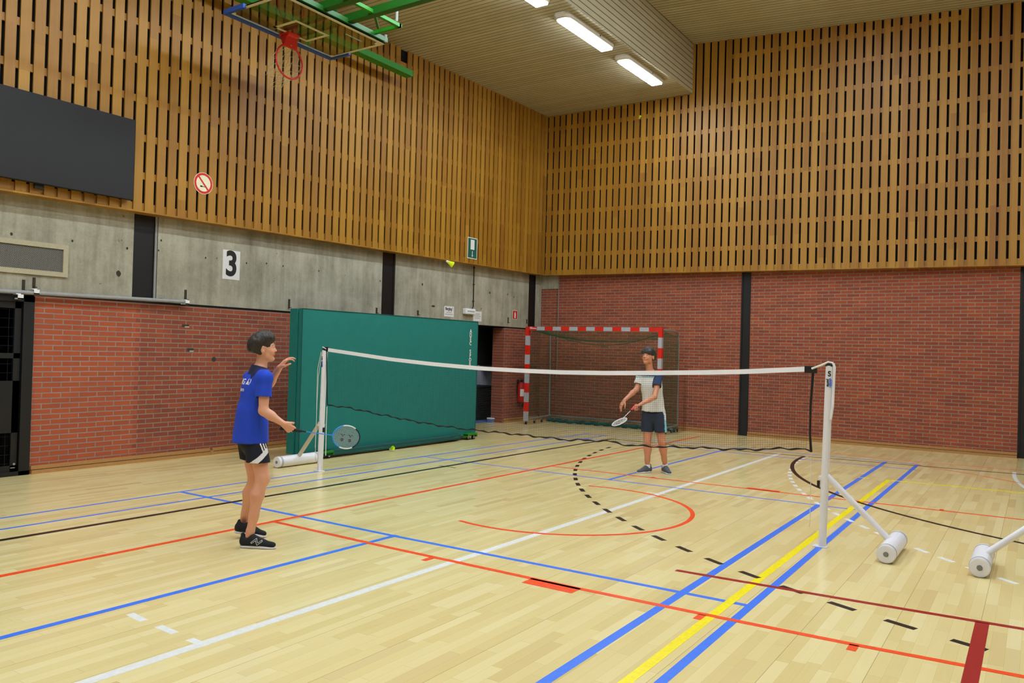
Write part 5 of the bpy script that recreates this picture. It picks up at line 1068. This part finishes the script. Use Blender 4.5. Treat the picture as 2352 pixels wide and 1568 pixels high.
# ---------------------------------------------------------------- the boy in the white and navy shirt
boy = empty('person', floor_at(1507, 1084)+(0,), label='boy in white and navy shirt behind the net, facing the camera side', cat='person')
D = 10.78; Ff = nrm(C3(-.42, 0, -.9)); Rr = nrm(np.cross(Ff, Uu)); AX = (Rr, Ff, Uu)
J = dict(pel=PX(1501, 955, D), waist=PX(1500, 925, D), chest=PX(1496, 885, D), top=PX(1494, 864, D), neck=PX(1493, 849, D), head=PX(1490, 819, D-.02),
         shR=PX(1471, 864, D+.06), shL=PX(1514, 865, D-.08), elR=PX(1462, 894, D+.0), wrR=PX(1434, 919, D-.14), elL=PX(1503, 912, D-.25), wrL=PX(1472, 928, D-.36),
         hipR=PX(1489, 960, D+.03), hipL=PX(1514, 958, D-.04), knR=PX(1487, 1014, D-.03), knL=PX(1520, 1014, D-.06), anR=PX(1487, 1071, D-.0), anL=PX(1528, 1069, D+.03))
lo = np.min(list(J.values()), 0)-.26; hi = np.max(list(J.values()), 0)+.24; lo[2] = 0
v = Vol(lo, hi, .0055)
v.cone(J['pel'], J['waist'], .125, .112, .03, Ff, .74); v.cone(J['waist'], J['chest'], .112, .130, .03, Ff, .70); v.cone(J['chest'], J['top'], .130, .10, .03, Ff, .66); v.cone(J['shR'], J['shL'], .042, .042, .03)
v.cone(J['neck']-Uu*.05, J['head']-Uu*.045, .050, .044, .02)
hF = nrm(C3(-.66, .22, -.72)); A2, L2 = head(v, J['head'], hF, nrm(Uu-hF*.25), 1.0)
v.cone(J['shR'], J['elR'], .043, .034, .02); v.cone(J['elR'], J['elR']*.6+J['wrR']*.4, .034, .033, .02); v.cone(J['elR']*.7+J['wrR']*.3, J['wrR'], .033, .023, .02)
v.cone(J['shL'], J['elL'], .043, .034, .02); v.cone(J['elL'], J['elL']*.6+J['wrL']*.4, .034, .033, .02); v.cone(J['elL']*.7+J['wrL']*.3, J['wrL'], .033, .023, .02)
for s_ in 'RL':
    hp, kn, an = J['hip'+s_], J['kn'+s_], J['an'+s_]; sh = an-kn
    v.cone(hp, kn, .076, .050, .03); v.ell(kn+Ff*.010, AX, (.045, .046, .055), .02); v.cone(kn, kn+sh*.32-Ff*.015, .044, .053, .02); v.cone(kn+sh*.3-Ff*.012, kn+sh*.75, .052, .034, .02); v.cone(kn+sh*.7, an, .035, .031, .02)
    v.cone(an, an-Uu*.035, .031, .027, .015)
gN = C3(-.55, -.1, .5)
hc_ = PX(1423, 968.5, D-.72); gp = PX(1455, 936, D-.36); A_ = nrm(hc_-gp); bt = hc_-A_*.552
hand(v, J['wrR'], C3(-.55, -.78, -.2), C3(.5, -.3, .3), False, [.35, .4, .45, .5], .05, (.5, .3), .95)
hF_ = nrm(bt+A_*.085-J['wrL']); hand(v, J['wrL'], C3(-.80, -.25, -.45), C3(.1, -.95, -.1), True, [1.1, 1.15, 1.15, 1.1], .02, (.35, .7), .95)
skin_obj('body', v, ['skin_tan', 'lip'], boy, lambda c: ((np.abs((c-L2(0, .088, -.055))@A2[1]) < .009) & (np.abs((c-L2(0, 0, -.0555))@A2[2]) < .0075) & (np.abs((c-L2(0, 0, 0))@A2[0]) < .023)).astype(int))
eyes(boy, A2, L2, 1., 'skin_tan'); hairdo(boy, A2, L2, 'hair_brown', True, -.058, .012)
v = Vol(lo, hi, .006); hem = PX(1500, 944, D)
v.cone(J['top'], J['chest'], .112, .148, .03, Ff, .66); v.cone(J['chest'], J['waist'], .146, .142, .03, Ff, .76); v.cone(J['waist'], hem-Uu*.1+Rr*-.012, .142, .185, .03, Ff, .76)
v.cone(J['shR'], J['shL'], .054, .054, .03); v.cone(J['neck']-Uu*.05, J['neck']-Uu*.012, .064, .060, .02)
eR = J['shR']+(J['elR']-J['shR'])*.62; eL = J['shL']+(J['elL']-J['shL'])*.48; dR_ = nrm(J['elR']-J['shR']); dL_ = nrm(J['elL']-J['shL'])
sleeve(v, J['shR'], eR, dR_, .053, .060); sleeve(v, J['shL'], eL, dL_, .054, .062); v.cut(hem, nrm(-Uu)); nk2 = J['neck']-Uu*.004; nn2 = nrm(Uu+Ff*.2); v.cut(nk2, nn2)
dropR, dropL = sleeve_drop(eR, dR_, .056), sleeve_drop(eL, dL_, .058)
def tee_drop(c):
    cap = (c[:, 2] < hem[2]+.0035) & (np.hypot((c-hem)@Rr/.160, (c-hem)@Ff/.122) < 1.0)
    return cap | ((np.abs((c-nk2)@nn2) < .0045) & (np.hypot((c-nk2)@Rr, (c-nk2)@Ff) < .054)) | dropR(c) | dropL(c)
zS = PX(1490, 863.5, D)[2]
def tee_pick(c):
    z = c[:, 2]; x = (c-J['chest'])@Rr; m = np.zeros(len(c), int); m[z > zS] = 1
    m[(np.abs(z-(zS-.016)) < .006) & (x < .2) & (x > -.11)] = 2; m[(np.linalg.norm((c-J['shL'])-np.outer((c-J['shL'])@dL_, dL_), axis=1) < .068) & ((c-eL)@dL_ < .005) & ((c-J['shL'])@dL_ > -.07)] = 1; return m
tee = skin_obj('shirt', v, ['tee_grey', 'band_navy', 'teal_stripe'], boy, tee_pick, lambda V: folds(V, J['chest'], .008, 8), tee_drop, 2); sd = tee.modifiers.new('thickness', 'SOLIDIFY'); sd.thickness = .003; sd.offset = -1
v = Vol(lo, hi, .006); bR = PX(1488, 991, D-.0); bL = PX(1518, 991, D-.05)
v.cone(J['pel']+Uu*.06, J['pel']+Uu*.03, .130, .140, .03, Ff, .76); v.cone(J['pel']+Uu*.0, J['pel']-Uu*.045, .105, .098, .02, Ff, .95); v.cone(J['hipR']+Uu*.03, bR-Uu*.08-Rr*-.006, .094, .080, .008); v.cone(J['hipL']+Uu*.03, bL-Uu*.08-Rr*.006, .094, .080, .008); v.cut(bR-Uu*.0, nrm(-Uu))
zA = PX(1520, 963, D)[2]
def sh_pick(c):
    q = c-bL; x = q@Rr; y = q@Ff; m = np.zeros(len(c), int); s_ = (x < -.035) & (y > -.035) & (y < .045); m[s_ & (c[:, 2] > zA)] = 1; m[s_ & (c[:, 2] <= zA)] = 2; return m
shorts = skin_obj('shorts', v, ['shorts_slate', 'side_white', 'side_aqua'], boy, sh_pick, lambda V: folds(V, J['pel'], .006, 9), lambda c: (c[:, 2] < bR[2]+.0035) & ((np.hypot((c-bR)@Rr, (c-bR)@Ff) < .082) | (np.hypot((c-bL)@Rr, (c-bL)@Ff) < .08)), 1)
sd = shorts.modifiers.new('thickness', 'SOLIDIFY'); sd.thickness = .003; sd.offset = -1
for s_ in 'RL':
    an = J['an'+s_]; v = Vol(an-.12, an+.12, .004); v.cone(an-Uu*.05, an+Uu*.012, .037, .039, .01); v.cut(an+Uu*.03, Uu); skin_obj('sock', v, ['sock_white'], boy)
for s_, h_, t_ in (('R', (1496, 1080), (1468, 1089)), ('L', (1526, 1077), (1532, 1089))):
    an = J['an'+s_]; base_ = V3(an[0], an[1], 0); F_ = nrm(C3(-.80, 0, -.6)) if s_ == 'R' else nrm(C3(.16, 0, -1)); F_[2] = 0; F_ = nrm(F_)
    shoe(boy, base_-F_*.062, base_+F_*.195, Uu, 'shoe_grey', 'sole_white', laces='logo_grey')
settle(boy)
racket('white badminton racket with coral grip held low by the boy behind the net', bt, A_, C3(.85, .25, -.58), ('grip_coral', 'frame_white', 'frame_white', 'frame_white', 'frame_white'), 'logo_red', 'frame_white')
# ================================================================ light and colour management
sc = bpy.context.scene
ld = bpy.data.lights.new('passage_fill_light', 'AREA'); ld.energy = 22; ld.size = .6; ld.color = (.75, .85, 1); lo_ = bpy.data.objects.new('passage_fill_light', ld); lo_.location = (XW-1.75, 7.3, 2.3); COL.objects.link(lo_)  # added area light without a fitting, brightens the grey passage wall
w = bpy.data.worlds.new('world'); sc.world = w; w.use_nodes = True; w.node_tree.nodes['Background'].inputs[0].default_value = (.5, .6, .8, 1); w.node_tree.nodes['Background'].inputs[1].default_value = .1
sc.view_settings.view_transform = 'Standard'; sc.view_settings.look = 'None'; sc.view_settings.gamma = 1; sc.view_settings.use_curve_mapping = False
sc.view_settings.exposure = 0.0
